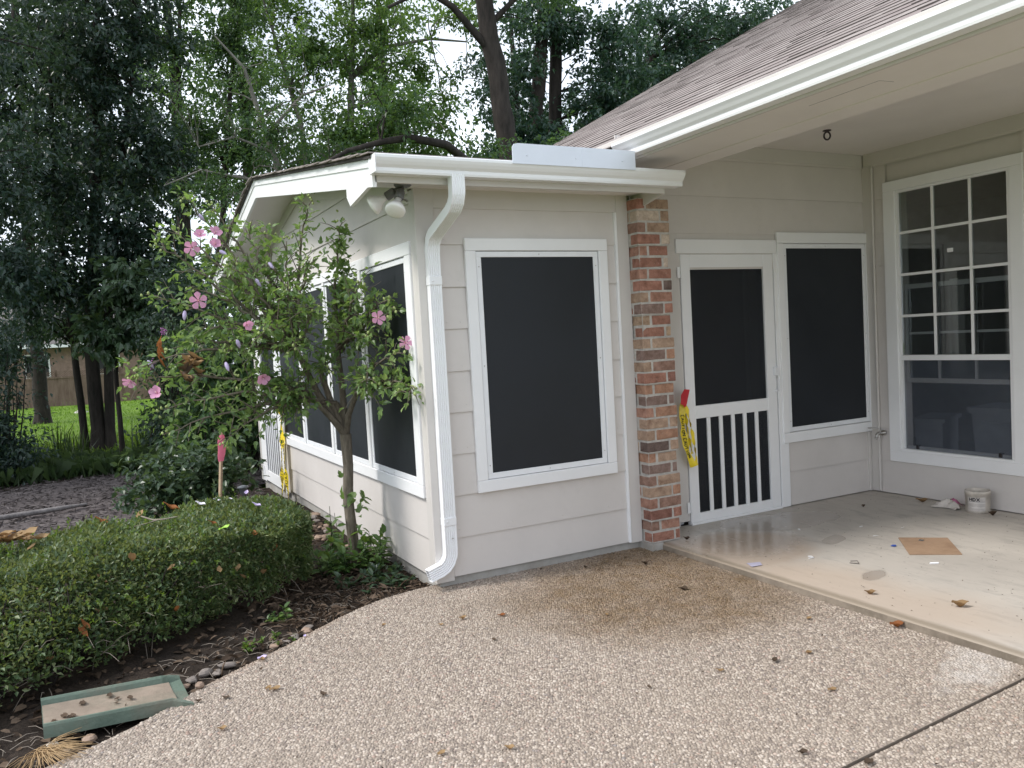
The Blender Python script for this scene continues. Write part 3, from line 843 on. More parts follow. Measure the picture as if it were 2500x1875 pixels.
# front gutter along X: fascia plane y=-.362, bottom z=2.570
fg.prism([(-.363-o, 2.571+z) for o, z in gutter_section(.097)], 0, -.405, 1.705)
fg.box(-.4075, -.4045, -.480, -.363, 2.571, 2.668)
fg.prism([(-.363-o, 2.571+z) for o, z in [(0, 0), (.075, 0), (.079, .03), (.107, .062), (.115, .08), (.115, .097), (0, .097)]], 0, 1.702, 1.706)
fgo = fg.build("gutter", GUTTER, house, label="white gutter along the low roof of the screened room")
MB().cbox(-.375, 1.62, -.362, -.340, 2.535, 2.66, .002).build("eave_fascia", TRIMB, house)
MB().cbox(-.36, 1.60, -.339, -.001, 2.578, 2.592, .001).build("eave_soffit", SOFFIT, house)
mg = MB()
mg.prism([(1.382-o, 2.760+z) for o, z in gutter_section(.095, .118, .072)], 1, -6.0, -.285)
mg.prism([(1.382-o, 2.760+z) for o, z in [(0, 0), (.072, 0), (.076, .03), (.106, .062), (.118, .08), (.118, .095), (0, .095)]], 1, -.286, -.281)
mg.build("gutter", GUTTER, house, label="long white gutter along the porch roof")
for x, y0 in ((1.380, -.281),):
    MB().cbox(1.30, 1.41, -.281, -.255, 2.70, 2.85, .002).build("fascia_end", TRIMB, house)
# splash diverter standing on the front gutter
dv = MB(); pts = [(.425, 2.650), (1.30, 2.650), (1.30, 2.768), (.462, 2.768), (.438, 2.762), (.426, 2.744)]
dv.prism([(a, b) for a, b in pts], 1, -.486, -.4815)
dv.cbox(.46, 1.30, -.4815, -.455, 2.764, 2.768, .001)
for x in (.52, .86, 1.2): dv.lathe([(0, 0), (.005, 0), (.004, .002), (0, .003)], (x, -.486, 2.70), (0, -1, 0), 8)
dv.cbox(.902, .906, -.4875, -.486, 2.655, 2.766, .0005)
dv.build("splash_diverter", M_plain("diverter_metal", (.70, .74, .82), .35, 0, .03, .03, 20), house)

# gable rakes, their soffits and the eave returns
for (ya, yb, nm) in ((-.362, RIDGE_Y, 0), (RIDGE_Y, 5.95, 1)):
    h = []
    for x in (-.390, -.366):
        for (y, dz) in ((ya, -.165), (yb, -.165), (yb, -.022), (ya, -.022)): h.append((x, y, roof_top(y)+dz))
    MB().hexa(h).build("rake_board", TRIMW, house)
    h = []
    for x in (-.398, -.3905):
        for (y, dz) in ((ya, -.058), (yb, -.058), (yb, -.014), (ya, -.014)): h.append((x, y, roof_top(y)+dz))
    MB().hexa(h).build("rake_moulding", TRIMW, house)
    h = []
    for x in (-.366, .01):
        for (y, dz) in ((max(ya, -.33), -.092), (yb, -.092), (yb, -.080), (max(ya, -.33), -.080)): h.append((x, y, roof_top(y)+dz))
    MB().hexa(h).build("gable_soffit", SOFFIT, house)
# pork-chop returns
def ret(x0, x1, mat, zt):
    MB().prism([(-.341, 2.536), (-.003, 2.536), (-.003, zt), (-.341, zt)], 0, x0, x1).build("eave_return", mat, house)
MB().prism([(-.355, 2.534), (.075, 2.475), (.135, 2.535), (.135, 2.60), (-.355, 2.60)], 0, -.3895, -.3665).build("eave_return", TRIMW, house)
MB().prism([(-.355, 2.534), (-.02, 2.470), (.0, 2.520), (.0, 2.60), (-.355, 2.60)], 0, 1.602, 1.622).build("eave_return", TRIMB, house)

# low roof of the screened room
lr = MB()
for (ya, yb, xe) in ((-.415, .16, 1.36), (.16, RIDGE_Y, 2.6), (RIDGE_Y, 5.98, 2.6)):
    h = []
    for x in (-.415, xe):
        for (y, dz) in ((ya, -.013), (yb, -.013), (yb, .002), (ya, .002)): h.append((x, y, roof_top(y)+dz))
    lr.hexa(h)
lro = lr.build("low_roof", SHDARK, house)
s = MB()
for (ya, yb, st) in ((-.43, RIDGE_Y+.05, 1), (RIDGE_Y-.05, 6.0, -1)):
    n_ = int((yb-ya)/.14)
    for i in range(n_):
        y0 = ya + i*.14; y1 = y0 + .21; tilt = .010
        x = -.43 + RNG.uniform(-.012, .004)
        while x < (1.0 if y0 < .2 else 2.3):
            wd = RNG.uniform(.24, .36)
            za = roof_top(y0)+.004+(tilt if st > 0 else 0); zb = roof_top(y1)+.004+(0 if st > 0 else tilt)
            s.hexa([(x, y0, za), (x+wd-.006, y0, za), (x+wd-.006, y1, zb), (x, y1, zb), (x, y0, za+.007), (x+wd-.006, y0, za+.007), (x+wd-.006, y1, zb+.007), (x, y1, zb+.007)])
            x += wd
o = s.build("roof_shingles", SHINGLE, lro, kind="stuff")

# main roof: plane rising from the porch gutter, shingle by shingle
MP, MX0, MZ0 = .54, 1.31, 2.845
def mz(x): return MZ0 + MP*(x-MX0)
mr = MB()
mr.hexa([(MX0, -6.2, mz(MX0)-.02), (11, -6.2, mz(11)-.02), (11, 3.58, mz(11)-.02), (MX0, 3.58, mz(MX0)-.02), (MX0, -6.2, mz(MX0)), (11, -6.2, mz(11)), (11, 3.58, mz(11)), (MX0, 3.58, mz(MX0))])
mro = mr.build("main_roof", SHDARK, house)
MB().hexa([(MX0+.1, 3.50, mz(MX0+.1)-.17), (11, 3.50, mz(11)-.17), (11, 3.56, mz(11)-.17), (MX0+.1, 3.56, mz(MX0+.1)-.17), (MX0+.1, 3.50, mz(MX0+.1)-.022), (11, 3.50, mz(11)-.022), (11, 3.56, mz(11)-.022), (MX0+.1, 3.56, mz(MX0+.1)-.022)]).build("rake_board", TRIMW, mro)
MB().box(2.5, 11, 3.1, 3.2, 2.0, 3.3).build("upper_wall", SIDING, house)
CS = 1/math.sqrt(1+MP*MP)
cand = []
row = 0
EXPO = .143
while True:
    x0 = MX0 - .012 + row*EXPO*CS
    if x0 > 9.5: break
    y = -3.6 + (row % 5)*.067 + RNG.uniform(0, .03)
    while y < 3.60:
        wd = RNG.choice((.16, .24, .33, .33, .2))
        y1 = min(y+wd, 3.60+RNG.uniform(-.01, .01))
        if y1-y > .04:
            d = (Vector((x0, (y+y1)/2, mz(x0))) - Vector((-1.877, -4.764, 1.634)))
            vis = y > -3.1 and (mz(x0) < 3.25 and y < .3 or y < 3.6)
            if x0 < 2.1 and y > (x0-1.35)*4.4 - .3: vis = False     # under the valley with the low roof
            cand.append((d.length if vis else 99+d.length, x0, y, y1, RNG.uniform(0, .0025), RNG.choice((0, 0, 0, .003))))
        y += wd
    row += 1
def shingle_verts(x0, y, y1, j, th):
    x1 = x0 + .20*CS
    z0, z1 = mz(x0)+.007+j, mz(x1)+.003
    t0 = .0035+th
    g_ = .0022
    return [(x0, y+g_, z0-.002), (x1, y+g_, z1-.002), (x1, y1-g_, z1-.002), (x0, y1-g_, z0-.002), (x0, y+g_, z0+t0), (x1, y+g_, z1+.001), (x1, y1-g_, z1+.001), (x0, y1-g_, z0+t0)]
cand.sort()
rest = MB()
for k, (d, x0, y, y1, j, th) in enumerate(cand):
    v = shingle_verts(x0, y, y1, j, th)
    tgt = MB() if (k < 300 and d < 90) else rest
    tgt.hexa(v); tgt.mi[-1] = 1          # butt edge painted dark to draw the shadow line of each course
    if tgt is not rest: tgt.build("shingle", [SHINGLE, SHDARK], mro)
rest.build("far_shingles", [SHINGLE, SHDARK], mro, kind="stuff")

# brick pillar: bands of four proud courses and two recessed ones
pil = MB().box(1.5635, 1.8065, -.1262, .04, .150, 2.545).build("brick_pillar", MORTAR, house, label="narrow red brick pillar between the screened room and the porch")
BC = dict(r=(.37, .18, .135), d=(.28, .13, .105), s=(.43, .245, .185), o=(.46, .27, .18), t=(.43, .325, .24), w=(.62, .56, .48), g=(.245, .185, .168), k=(.11, .09, .088), b=(.31, .20, .16), y=(.48, .375, .265))
cols = ["rr", "bs", "dr", "sb", "to", "bt", "gg", "ot", "kt", "to", "tt", "so", "gg", "oo", "rd", "tb", "go", "tt", "ry", "yr", "gr", "ts", "rk", "sr", "rw", "sr", "rw", "bt", "wt", "rt"]
course = (2.548-.150)/30
for i in range(30):
    z0 = .150 + i*course + .004; z1 = z0 + course - .011
    fromtop = i % 6
    proud = .013 if fromtop >= 2 else 0.
    x0, x1, y0 = 1.562-proud, 1.808+proud, -.128-proud
    A, B = BC[cols[i][0]], BC[cols[i][1]]
    jx = RNG.uniform(-.004, .004)
    MB().box(x0+.0035, x1-.0035, y0+.0035, .0, z0-.0075, z1+.0035).build("mortar_bed", MORTAR, pil)
    def brick(a0, a1, b0, b1, col):
        me = MB().cbox(-(a1-a0)/2, (a1-a0)/2, -(b1-b0)/2, (b1-b0)/2, 0, z1-z0, .005)
        v = me.v
        me.v = [(p[0]+RNG.uniform(-.0018, .0018), p[1]+RNG.uniform(-.0018, .0018), p[2]+RNG.uniform(-.0015, .0015)) for p in v]
        gq = RNG.uniform(.92, 1.08); c = tuple((k*.82 + q*.18)*gq for k, q in zip(col, (.50, .37, .31)))
        inst("brick", me.mesh("brick", BRICK), pil, ((a0+a1)/2, (b0+b1)/2, z0), (0, 0, RNG.uniform(-.012, .012)), color=c)
    if i % 2 == 1:
        brick(x0, x0+.066+jx, y0, -.003, A); brick(x0+.080+jx, x1, y0, y0+.09, B)
    else:
        brick(x0, x0+.190+jx, y0, y0+.09, A); brick(x0+.202+jx, x1, y0, y0+.09, B)
        brick(x0+.004, x0+.09, y0+.100, -.003, B)

# downspout with two bends and a side kick at the foot
dsp = MB()
def ds_prof(wx=.080, wy=.060, rib=True):
    P = []
    def edge(ax, ay, bx, by, n_, nx, ny, ribs):
        for i in range(n_):
            t = i/n_
            k = .0065 if (ribs and 1 < i < n_-1 and i % 2 == 0) else 0
            P.append((ax+(bx-ax)*t + nx*-k, ay+(by-ay)*t + ny*-k))
    edge(-wx/2, -wy/2, wx/2, -wy/2, 12, 0, -1, rib)
    edge(wx/2, -wy/2, wx/2, wy/2, 3, 1, 0, False)
    edge(wx/2, wy/2, -wx/2, wy/2, 12, 0, 1, rib)
    edge(-wx/2, wy/2, -wx/2, -wy/2, 3, -1, 0, False)
    return P
def arc(c, r, a0, a1, n_, f_):
    return [f_(c, r, a0+(a1-a0)*i/n_) for i in range(n_+1)]
X = .066
path = [(X+.022, -.420, 2.585), (X+.022, -.420, 2.500)]
p1 = Vector((X+.022, -.420, 2.500)); p2 = Vector((X, -.052, 2.175))
def bez(a, b, c_, n_): return [a*(1-t)**2 + b*2*t*(1-t) + c_*t*t for t in [i/n_ for i in range(1, n_+1)]]
q0 = Vector((X+.022, -.420, 2.42)); q1 = Vector((X, -.052, 2.27))
path += [tuple(v) for v in bez(Vector((X+.022, -.42, 2.50)), q0, q0+(q1-q0)*.22, 6)]
path += [tuple(v) for v in bez(q0+(q1-q0)*.78, q1, Vector((X, -.052, 2.18)), 6)]
path += [(X, -.052, .36)]
cx_, rz_ = X-.10, .10
path += [(X-.10+.10*math.cos(a), -.052, .34-.115*math.sin(a)) for a in [i*R(72)/8 for i in range(1, 9)]]
lx, ly, lz = path[-1]; tx, tz = -math.sin(R(72)), -math.cos(R(72))
path += [(lx-.085, ly-.004, lz-.024)]
# crimped bends: slight scale ripples
sc_ = [1.0]*len(path)
for i in list(range(3, 9)) + list(range(10, 15)) + list(range(16, 24)):
    if i < len(sc_) and i % 2: sc_[i] = .955
dsp.sweep(ds_prof(), path, lambda i: (1, 0, 0) if i < 16 else ((path[min(i+1, len(path)-1)][2]-path[i-1][2])*-1, 0, (path[min(i+1, len(path)-1)][0]-path[i-1][0])), scale=sc_, cap=False)
dso = dsp.build("downspout", GUTTER, house, label="white ribbed downspout at the corner of the screened room")
for z, h_ in ((1.985, .055), (.500, .05)):
    MB().cbox(X-.0425, X+.0425, -.0845, -.0225, z, z+h_, .003).lathe([(.0, 0), (.006, 0), (.004, .003), (0, .003)], (X-.02, -.085, z+.025), (0, -1, 0), 8).build("strap", GUTTER, dso)
MB().lathe([(0, 0), (.005, 0), (.004, .003), (0, .003)], (X+.01, -.083, .42), (0, -1, 0), 8).build("screw", STEEL, dso)
# far screen door in the gable wall
MB().box(-.004, .004, 4.24, 5.47, .10, 2.26).build("window_backing", SCREEN, house)
screen_door("narrow white screen door with balusters at the far end of the gable wall", 'x', -.0045, -1, 4.290, 5.290, .125, 2.16, 4.40, 5.140, 1.02, 2.05, .250, .925, 6, SCREEN, 5.31, None, 1)
MB().cbox(-.030, -.002, 5.292, 5.468, .10, 2.25, .003).build("door_jamb", TRIMW, house)
MB().cbox(-.030, -.002, 4.167, 4.288, .10, 2.25, .003).build("door_jamb", TRIMW, house)
MB().cbox(-.031, -.002, 4.167, 5.468, 2.162, 2.262, .003).build("door_head", TRIMW, house)
# ------------------------------------------------------------------ the ground
def struct(o, kind="structure"):
    o["kind"] = kind
    return o

PZ0 = .105    # patio level
def ground_z(x, y):
    z = .045
    if y > 3: z -= .022*min(y-3, 14)
    z += .02*math.sin(x*1.7+y*.6)*min(1, max(0, (y-1)/4)) + .012*math.sin(y*2.3-x)
    return z
gm = MB(); xs = [-60, -30, -16, -10, -7, -5.5, -4.5] + [-4+.25*i for i in range(17)] + [.5, 1, 2, 4, 7, 12, 20, 40, 60]
ys = [-30, -12, -6] + [-4+.25*i for i in range(60)] + [11.5, 12.5, 14, 16, 19, 23, 28, 34, 42, 60, 110]
nx = len(xs)
vv = []
for y in ys:
    for x in xs:
        z = ground_z(x, y)
        if x > -.1 and -.2 < y < 5.6: z = min(z, -.05)
        if y < 8.4 and -5.4 < x < 1.2: z -= .05*min(1, (8.4-y)/.5)
        vv.append((x, y, z))
ff = [(j*nx+i, j*nx+i+1, (j+1)*nx+i+1, (j+1)*nx+i) for j in range(len(ys)-1) for i in range(nx-1)]
struct(gm.add(vv, ff, 0, True).build("lawn", LAWN))

def sheet(name, mat, outline, dz, step=.22, bump=.012, z=None):
    """irregular ground sheet following the ground, dz above it"""
    from mathutils.geometry import tessellate_polygon
    xs_ = [p[0] for p in outline]; ys_ = [p[1] for p in outline]
    mb = MB(); n1 = int((max(xs_)-min(xs_))/step)+1; n2 = int((max(ys_)-min(ys_))/step)+1
    def inside(x, y):
        c = False; j = len(outline)-1
        for i in range(len(outline)):
            xi, yi = outline[i]; xj, yj = outline[j]
            if (yi > y) != (yj > y) and x < (xj-xi)*(y-yi)/(yj-yi)+xi: c = not c
            j = i
        return c
    idx = {}; V = []; F = []
    for j in range(n2+1):
        for i in range(n1+1):
            x = min(xs_)+i*step; y = min(ys_)+j*step
            if inside(x, y):
                idx[i, j] = len(V)
                V.append((x, y, ground_z(x, y)+dz+RNG.uniform(-bump, bump)))
    for (i, j) in idx:
        if (i+1, j) in idx and (i, j+1) in idx and (i+1, j+1) in idx:
            F.append((idx[i, j], idx[i+1, j], idx[i+1, j+1], idx[i, j+1]))
    return struct(mb.add(V, F, 0, True).build(name, mat))
sheet("garden_bed", EARTH, [(-4.2, -2.9), (-1.9, -1.3), (-.9, -.60), (.3, -.15), (.3, 5.7), (-1.1, 5.2), (-2.2, 3.6), (-4.2, 3.0)], .006, .12, .010)
sheet("mulch_path", MULCHM, [(-5.5, 2.7), (-2.0, 3.3), (-.9, 5.3), (.3, 5.9), (1.5, 8.6), (-1.2, 8.9), (-3.4, 8.6), (-6.5, 7.6)], .010, .12, .014)
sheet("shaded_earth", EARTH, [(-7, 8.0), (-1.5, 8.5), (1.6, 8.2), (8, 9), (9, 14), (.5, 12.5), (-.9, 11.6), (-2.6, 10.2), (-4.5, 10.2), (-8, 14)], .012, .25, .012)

# patio of exposed aggregate, two slabs with a joint between
edge_c = [(-2.9, -1.62), (-2.45, -1.37), (-2.064, -1.153), (-1.95, -1.097), (-1.795, -.996), (-1.64, -.874), (-1.484, -.726), (-1.276, -.586), (-1.042, -.429), (-.86, -.29), (-.682, -.159), (-.52, -.06), (-.379, .01), (-.25, .045), (-.10, .075), (0.0, .085)]
big = edge_c + [(.02, .02), (1.70, .02), (1.70, -2.705), (.34, -2.80), (-.8, -2.86), (-2.9, -2.9)]
def slab(poly, zt, zb, name, mat, parent=None):
    return MB().prism(poly, 2, zb, zt).build(name, mat, parent)
patio = struct(slab(big, PZ0-.005, -.1, "patio", AGG))
slab([(-2.9, -2.915), (-.8, -2.875), (.34, -2.815), (1.70, -2.720), (1.70, -7.5), (-2.9, -7.5)], PZ0-.006, -.1, "patio_slab", AGG, patio)
MB().box(-2.9, 1.7, -3.0, -2.6, -.1, PZ0-.030).build("joint_fill", EARTH, patio)
# the pebbles bedded in it
def pebbles():
    sp = .0135
    gx = np.arange(-2.4, 1.64, sp); gy = np.arange(-3.7, .09, sp*.866)
    X_, Y_ = np.meshgrid(gx, gy); X_ = X_ + (np.arange(len(gy)) % 2)[:, None]*sp*.5
    p = np.column_stack([X_.ravel(), Y_.ravel()]); p += NP.normal(0, sp*.20, p.shape)
    ey = np.interp(p[:, 0], [q[0] for q in edge_c], [q[1] for q in edge_c])
    ey = np.where(p[:, 0] > .02, .012, ey)
    jy = np.interp(p[:, 0], [-.8, .34, 1.7], [-2.868, -2.808, -2.712])
    dv = np.column_stack([p - np.array([[-1.87672, -4.76361]]), np.full(len(p), .105-1.63353)])
    zc = dv @ np.array(cf); u = (dv @ np.array(cr))/zc; v = (dv @ np.array(cu))/zc
    ok = (p[:, 1] < ey-.004) & (abs(p[:, 1]-jy) > .013) & (((abs(u) < .78) & (v > -.60) & (zc > .3)) | ((p[:, 0] > .1) & (p[:, 1] > -3.35))) & (p[:, 0] < 1.626)
    ok &= NP.uniform(0, 1, len(p)) < .985
    p = p[ok]; n_ = len(p); k = 6
    a = NP.uniform(.0062, .0100, n_)*NP.choice([.75, 1, 1, 1.12], n_); b = a*NP.uniform(.58, .95, n_); th = NP.uniform(0, 6.28, n_); hh = NP.uniform(.0032, .0072, n_)
    ang = np.arange(k)*2*np.pi/k
    rw_ = 1 + NP.normal(0, .09, (n_, k))
    V = []
    for (sc_, z_) in ((1.0, 0.), (.80, .72)):
        ex = a[:, None]*np.cos(ang)*sc_*rw_; ey_ = b[:, None]*np.sin(ang)*sc_*rw_
        V.append(np.stack([p[:, 0:1]+ex*np.cos(th)[:, None]-ey_*np.sin(th)[:, None], p[:, 1:2]+ex*np.sin(th)[:, None]+ey_*np.cos(th)[:, None], (PZ0-.0062) + hh[:, None]*z_ + 0*ex], -1))
    V.append(np.stack([p[:, 0], p[:, 1], PZ0-.0062+hh], -1)[:, None, :])
    V = np.concatenate(V, 1).reshape(-1, 3)
    F = []
    for i in range(k):
        j = (i+1) % k
        F += [(i, j, k+j), (i, k+j, k+i), (k+i, k+j, 2*k)]
    F = (np.array(F)[None] + (np.arange(n_)*(2*k+1))[:, None, None]).reshape(-1, 3)
    return V, F
pv, pf = pebbles()
np_obj("pebbles", pv, pf, PEBBLE, patio, kind="stuff", smooth=True)

# porch slab: poured concrete with a rounded arris
ps = MB()
sec = [(1.632, -.1), (1.632, .134), (1.636, .1405), (1.644, .1425), (4.30, .1425), (4.30, -.1)]
v = [(a, -7.0, b) for a, b in sec] + [(a, YD+.02, b) for a, b in sec]
n_ = len(sec)
ps.add(v, [(i, (i+1) % n_, n_+(i+1) % n_, n_+i) for i in range(n_)] + [tuple(range(n_))[::-1], tuple(range(n_, 2*n_))])
ps.mi[0] = 1  # the slab's long side face takes a darker, browner concrete
struct(ps.build("porch_slab", [PORCH, M_concrete("dark_slab_edge", (.17, .14, .11), (.28, .235, .185), .9, (.10, .085, .06))]))

# ------------------------------------------------------------------ lamps, hook, tap
def flood(loc, label, dirs, name="flood_light"):
    x, y, z = loc
    t = thing(name, label, "flood light", loc, "flood lights under the eaves")
    MB().lathe([(0, 0), (.052, 0), (.052, -.012), (.040, -.022), (.018, -.026), (0, -.026)], (x, y, z), (0, 0, 1), 20).build("canopy", GREYMETAL, t)
    for d in dirs:
        d = Vector(d).normalized(); k = Vector((x, y, z-.03)) + Vector((d.x, d.y, 0))*.03
        a = MB().tube([(x, y, z-.02), k, k + d*.03], [.012, .015, .018], 10)
        a.lathe([(0, -.012), (.014, -.012), (.014, .012), (0, .012)], k, d.cross(Vector((0, 0, 1))), 10)
        a.build("arm", GREYMETAL, t)
        k2 = k + d*.022
        MB().lathe([(0, 0), (.022, 0), (.027, .012), (.027, .062), (.022, .066), (0, .066)], k2, d, 16).build("socket", GREYMETAL, t)
        k3 = k2 + d*.068
        MB().lathe([(.0, 0), (.019, 0), (.020, .022), (.030, .038), (.046, .056), (.058, .076), (.0605, .088), (.058, .096), (.052, .1005), (.030, .106), (0, .108)], k3, d, 28).build("bulb", BULB, t)
    return t
flood((-.135, -.150, 2.577), "twin bulb grey flood light under the eave corner beside the downspout", [(-.42, -.42, -.80), (-.62, .35, -.40)])
flood((-.300, 5.58, 2.520), "flood light under the far end of the gable eave behind the flowering tree", [(-.05, -.10, -.90)])
t = thing("ceiling_hook", "small dark metal hook ring screwed into the porch ceiling", "hook", (3.07, -.436, ZC))
h = MB().lathe([(0, 0), (.030, 0), (.030, -.006), (.012, -.010), (0, -.012)], (3.07, -.436, ZC), (0, 0, 1), 12)
h.tube([(3.07+.022*math.sin(a)*.8, -.436+.022*math.sin(a)*-.6, ZC-.040-.028*math.cos(a)*-1) for a in [i*2*math.pi/16 for i in range(17)]], .0065, 8)
h.build("ring", DARKMETAL, t)
t = thing("water_tap", "small steel water tap with a pipe in the porch corner", "tap", (4.10, .02, .667))
MB().tube([(4.126, .043, .16), (4.126, .043, 2.9)], .011, 8).build("pipe", TRIMB, t)
m = MB().lathe([(0, 0), (.022, 0), (.022, .008), (.012, .012), (.011, .05), (0, .05)], (4.135, .0, .660), (-1, 0, 0), 14)
m.tube([(4.10, 0, .660), (4.070, .003, .661), (4.050, .005, .652), (4.042, .006, .635)], [.012, .013, .012, .011], 10)
m.lathe([(.009, 0), (.013, .004), (.013, .012), (.009, .016)], (4.041, .006, .628), (-.3, .05, -1), 12)
m.tube([(4.085, .0, .668), (4.085, .0, .692)], .006, 8)
m.build("spout", STEEL, t)
MB().tube([(4.085, .002, .693), (4.070, .022, .700), (4.052, .056, .706), (4.040, .085, .704)], [.005, .006, .007, .006], 6).build("lever", STEEL, t)

# ------------------------------------------------------------------ things on the porch floor
FZ = ZS
bx_, by_, br, bh = 4.010, -.900, .086, .165
t = thing("paint_bucket", "dirty white plastic bucket standing by the porch wall", "bucket", (bx_, by_, FZ))
BUCK = M_plain("dirty_white_plastic", (.54, .49, .43), .55, 0, .38, .25, 30)
m = MB().lathe([(0, .004), (br*.90, .0), (br*.95, .006), (br, bh*.86), (br*1.03, bh*.87), (br*1.03, bh*.97), (br*1.01, bh), (br*.95, bh), (br*.93, bh*.85), (br*.88, .012), (0, .010)], (bx_, by_, FZ), (0, 0, 1), 36)
m.build("body", BUCK, t)
MB().lathe([(0, bh*.62), (br*.925, bh*.62)], (bx_, by_, FZ), (0, 0, 1), 28).build("dried_paint", M_plain("dried_brown_paint", (.24, .155, .105), .6, 0, .3, .3, 40), t)
# curved paper label facing the camera
ca = math.atan2(-4.764-by_, -1.877-bx_)
def curve_patch(a0, a1, z0, z1, off, n=12):
    V = []
    for i in range(n+1):
        a = ca + a0 + (a1-a0)*i/n
        for z in (z0, z1):
            k = br*(.955+.045*(z-.006)/(bh*.86))+off
            V.append((bx_+k*math.cos(a), by_+k*math.sin(a), FZ+z))
    return V, [(2*i, 2*i+2, 2*i+3, 2*i+1) for i in range(n)]
lab = MB().add(*curve_patch(-.85, .62, .018, .122, .0008), 0, True).build("label", M_plain("paper_label_print", (.55, .51, .475), .6, 0, .2, .1, 60), t)
bands = MB()
for z0, z1, a0, a1 in ((.088, .092, -.85, .6), (.080, .083, -.6, .6), (.062, .0635, -.8, .5), (.044, .047, -.5, .55), (.074, .0752, -.8, .55), (.068, .0692, -.8, .5), (.056, .0572, -.8, .5), (.034, .0352, -.8, .4), (.028, .0292, -.8, .5)):
    bands.add(*curve_patch(a0, a1, z0, z1, .0016, 8), 0 if z0 > .075 and z0 < .085 or z0 == .044 else 1, True)
bands.build("label_print", [M_plain("label_white", (.78, .76, .73), .6), M_plain("label_grey", (.36, .34, .335), .6)], t)
# the letters HDX wrapped on the label
let = MB()
def stroke(p, q, w=.0042):
    (x0_, y0_), (x1_, y1_) = p, q
    L_ = math.hypot(x1_-x0_, y1_-y0_); nx_, ny_ = -(y1_-y0_)/L_*w/2, (x1_-x0_)/L_*w/2
    V = []
    for k in range(5):
        s_ = k/4
        for sg in (1, -1):
            X_ = x0_+(x1_-x0_)*s_+nx_*sg; Y_ = y0_+(y1_-y0_)*s_+ny_*sg
            a = ca - .66 + X_/br
            kk = br*(.955+.045*(Y_-.006)/(bh*.86))+.0022
            V.append((bx_+kk*math.cos(a), by_+kk*math.sin(a), FZ+Y_))
    let.add(V, [(2*k, 2*k+2, 2*k+3, 2*k+1) for k in range(4)])
zb_, zt_ = .094, .118
H_ = [((0, zb_), (0, zt_)), ((.013, zb_), (.013, zt_)), ((0, .106), (.013, .106))]
D_L = [((.020, zb_), (.020, zt_)), ((.020, zt_-.002), (.029, zt_-.002)), ((.020, zb_+.002), (.029, zb_+.002)), ((.029, zt_-.002), (.034, .106)), ((.034, .106), (.029, zb_+.002))]
X_L = [((.039, zb_), (.055, zt_)), ((.039, zt_), (.055, zb_))]
for L__ in (H_, D_L, X_L):
    let = MB()
    for a, b in L__: stroke((a[0]*1.25, a[1]), (b[0]*1.25, b[1]), .0062)
    let.build("letter", BLACK, t)
# crumpled rag beside the bucket
rg = MB(); RAGM = M_plain("paint_stained_cloth", (.62, .57, .52), .85, 0, .25, .3, 30)
nU, nV = 16, 9; V = []
for i in range(nU+1):
    for j in range(nV+1):
        u, w2 = i/nU, j/nV
        x = 3.985 - .02*u*0 + (w2-.5)*.11; y = -.775 + u*.17
        x = 3.955 + (w2-.5)*.085 + .03*math.sin(u*4); y = -.785 + u*.20 - .0
        hgt = .048*math.sin(math.pi*w2)*math.sin(math.pi*min(1, u*.9+.08)) * (1+.5*math.sin(u*17+w2*9)) + .006 + .008*math.sin(u*23)*math.sin(w2*14)
        V.append((x, y, FZ+max(.003, hgt)))
rg.add(V, [(i*(nV+1)+j, (i+1)*(nV+1)+j, (i+1)*(nV+1)+j+1, i*(nV+1)+j+1) for i in range(nU) for j in range(nV)], 0, True)
t = thing("crumpled_rag", "crumpled off white cloth lying against the bucket", "rag", (3.95, -.70, FZ)); rg.build("cloth", RAGM, t)
pk = MB(); V = []
for i in range(9):
    for j in range(5):
        u, w2 = i/8, j/4
        V.append((4.000 + .055*w2 + .02*u, -.735 + .12*u - .02*w2, FZ + .012 + .05*math.sin(math.pi*(u*.8+.1))*math.sin(math.pi*(w2*.8+.12)) + .008*math.sin(u*11+w2*5)))
pk.add(V, [(i*5+j, (i+1)*5+j, (i+1)*5+j+1, i*5+j+1) for i in range(8) for j in range(4)], 0, True)
t2 = thing("pink_cloth", "pink cloth scrap behind the crumpled rag", "cloth", (4.02, -.68, FZ)); pk.build("cloth", M_plain("pink_fabric", (.52, .17, .30), .8, 0, .2, .3, 60), t2)

CARD = M_concrete("brown_cardboard", (.30, .195, .125), (.37, .25, .165), .85, (.19, .11, .065))
t = thing("cardboard_sheet", "flat brown square of cardboard on the porch floor", "cardboard", (2.89, -1.3, FZ))
MB().hexa([(2.627, -1.352, FZ+.003), (2.866, -1.541, FZ+.001), (3.151, -1.247, FZ+.001), (2.914, -1.054, FZ+.004), (2.627, -1.352, FZ+.009), (2.866, -1.541, FZ+.007), (3.151, -1.247, FZ+.007), (2.914, -1.054, FZ+.010)]).build("sheet", CARD, t)
def flat_scrap(name, label, cat, x, y, poly, mat, rot=0, z=FZ, lift=.004, group=None):
    c_, s_ = math.cos(rot), math.sin(rot)
    P = [(x+a*c_-b*s_, y+a*s_+b*c_) for a, b in poly]
    n_ = len(P); zz = [z+.002+RNG.uniform(0, lift) for _ in P]
    V = [(p[0], p[1], q) for p, q in zip(P, zz)] + [(p[0], p[1], q+.0015) for p, q in zip(P, zz)]
    o = MB().add(V, [tuple(range(n_))[::-1], tuple(range(n_, 2*n_))] + [(i, (i+1) % n_, n_+(i+1) % n_, n_+i) for i in range(n_)]).build(name, mat)
    return tag(o, label, cat, group)
flat_scrap("metal_washer", "small shiny metal washer on the cardboard", "washer", 2.955, -1.195, [(.020*math.cos(k*.785), .016*math.sin(k*.785)) for k in range(8)], STEEL, 0, FZ+.008)
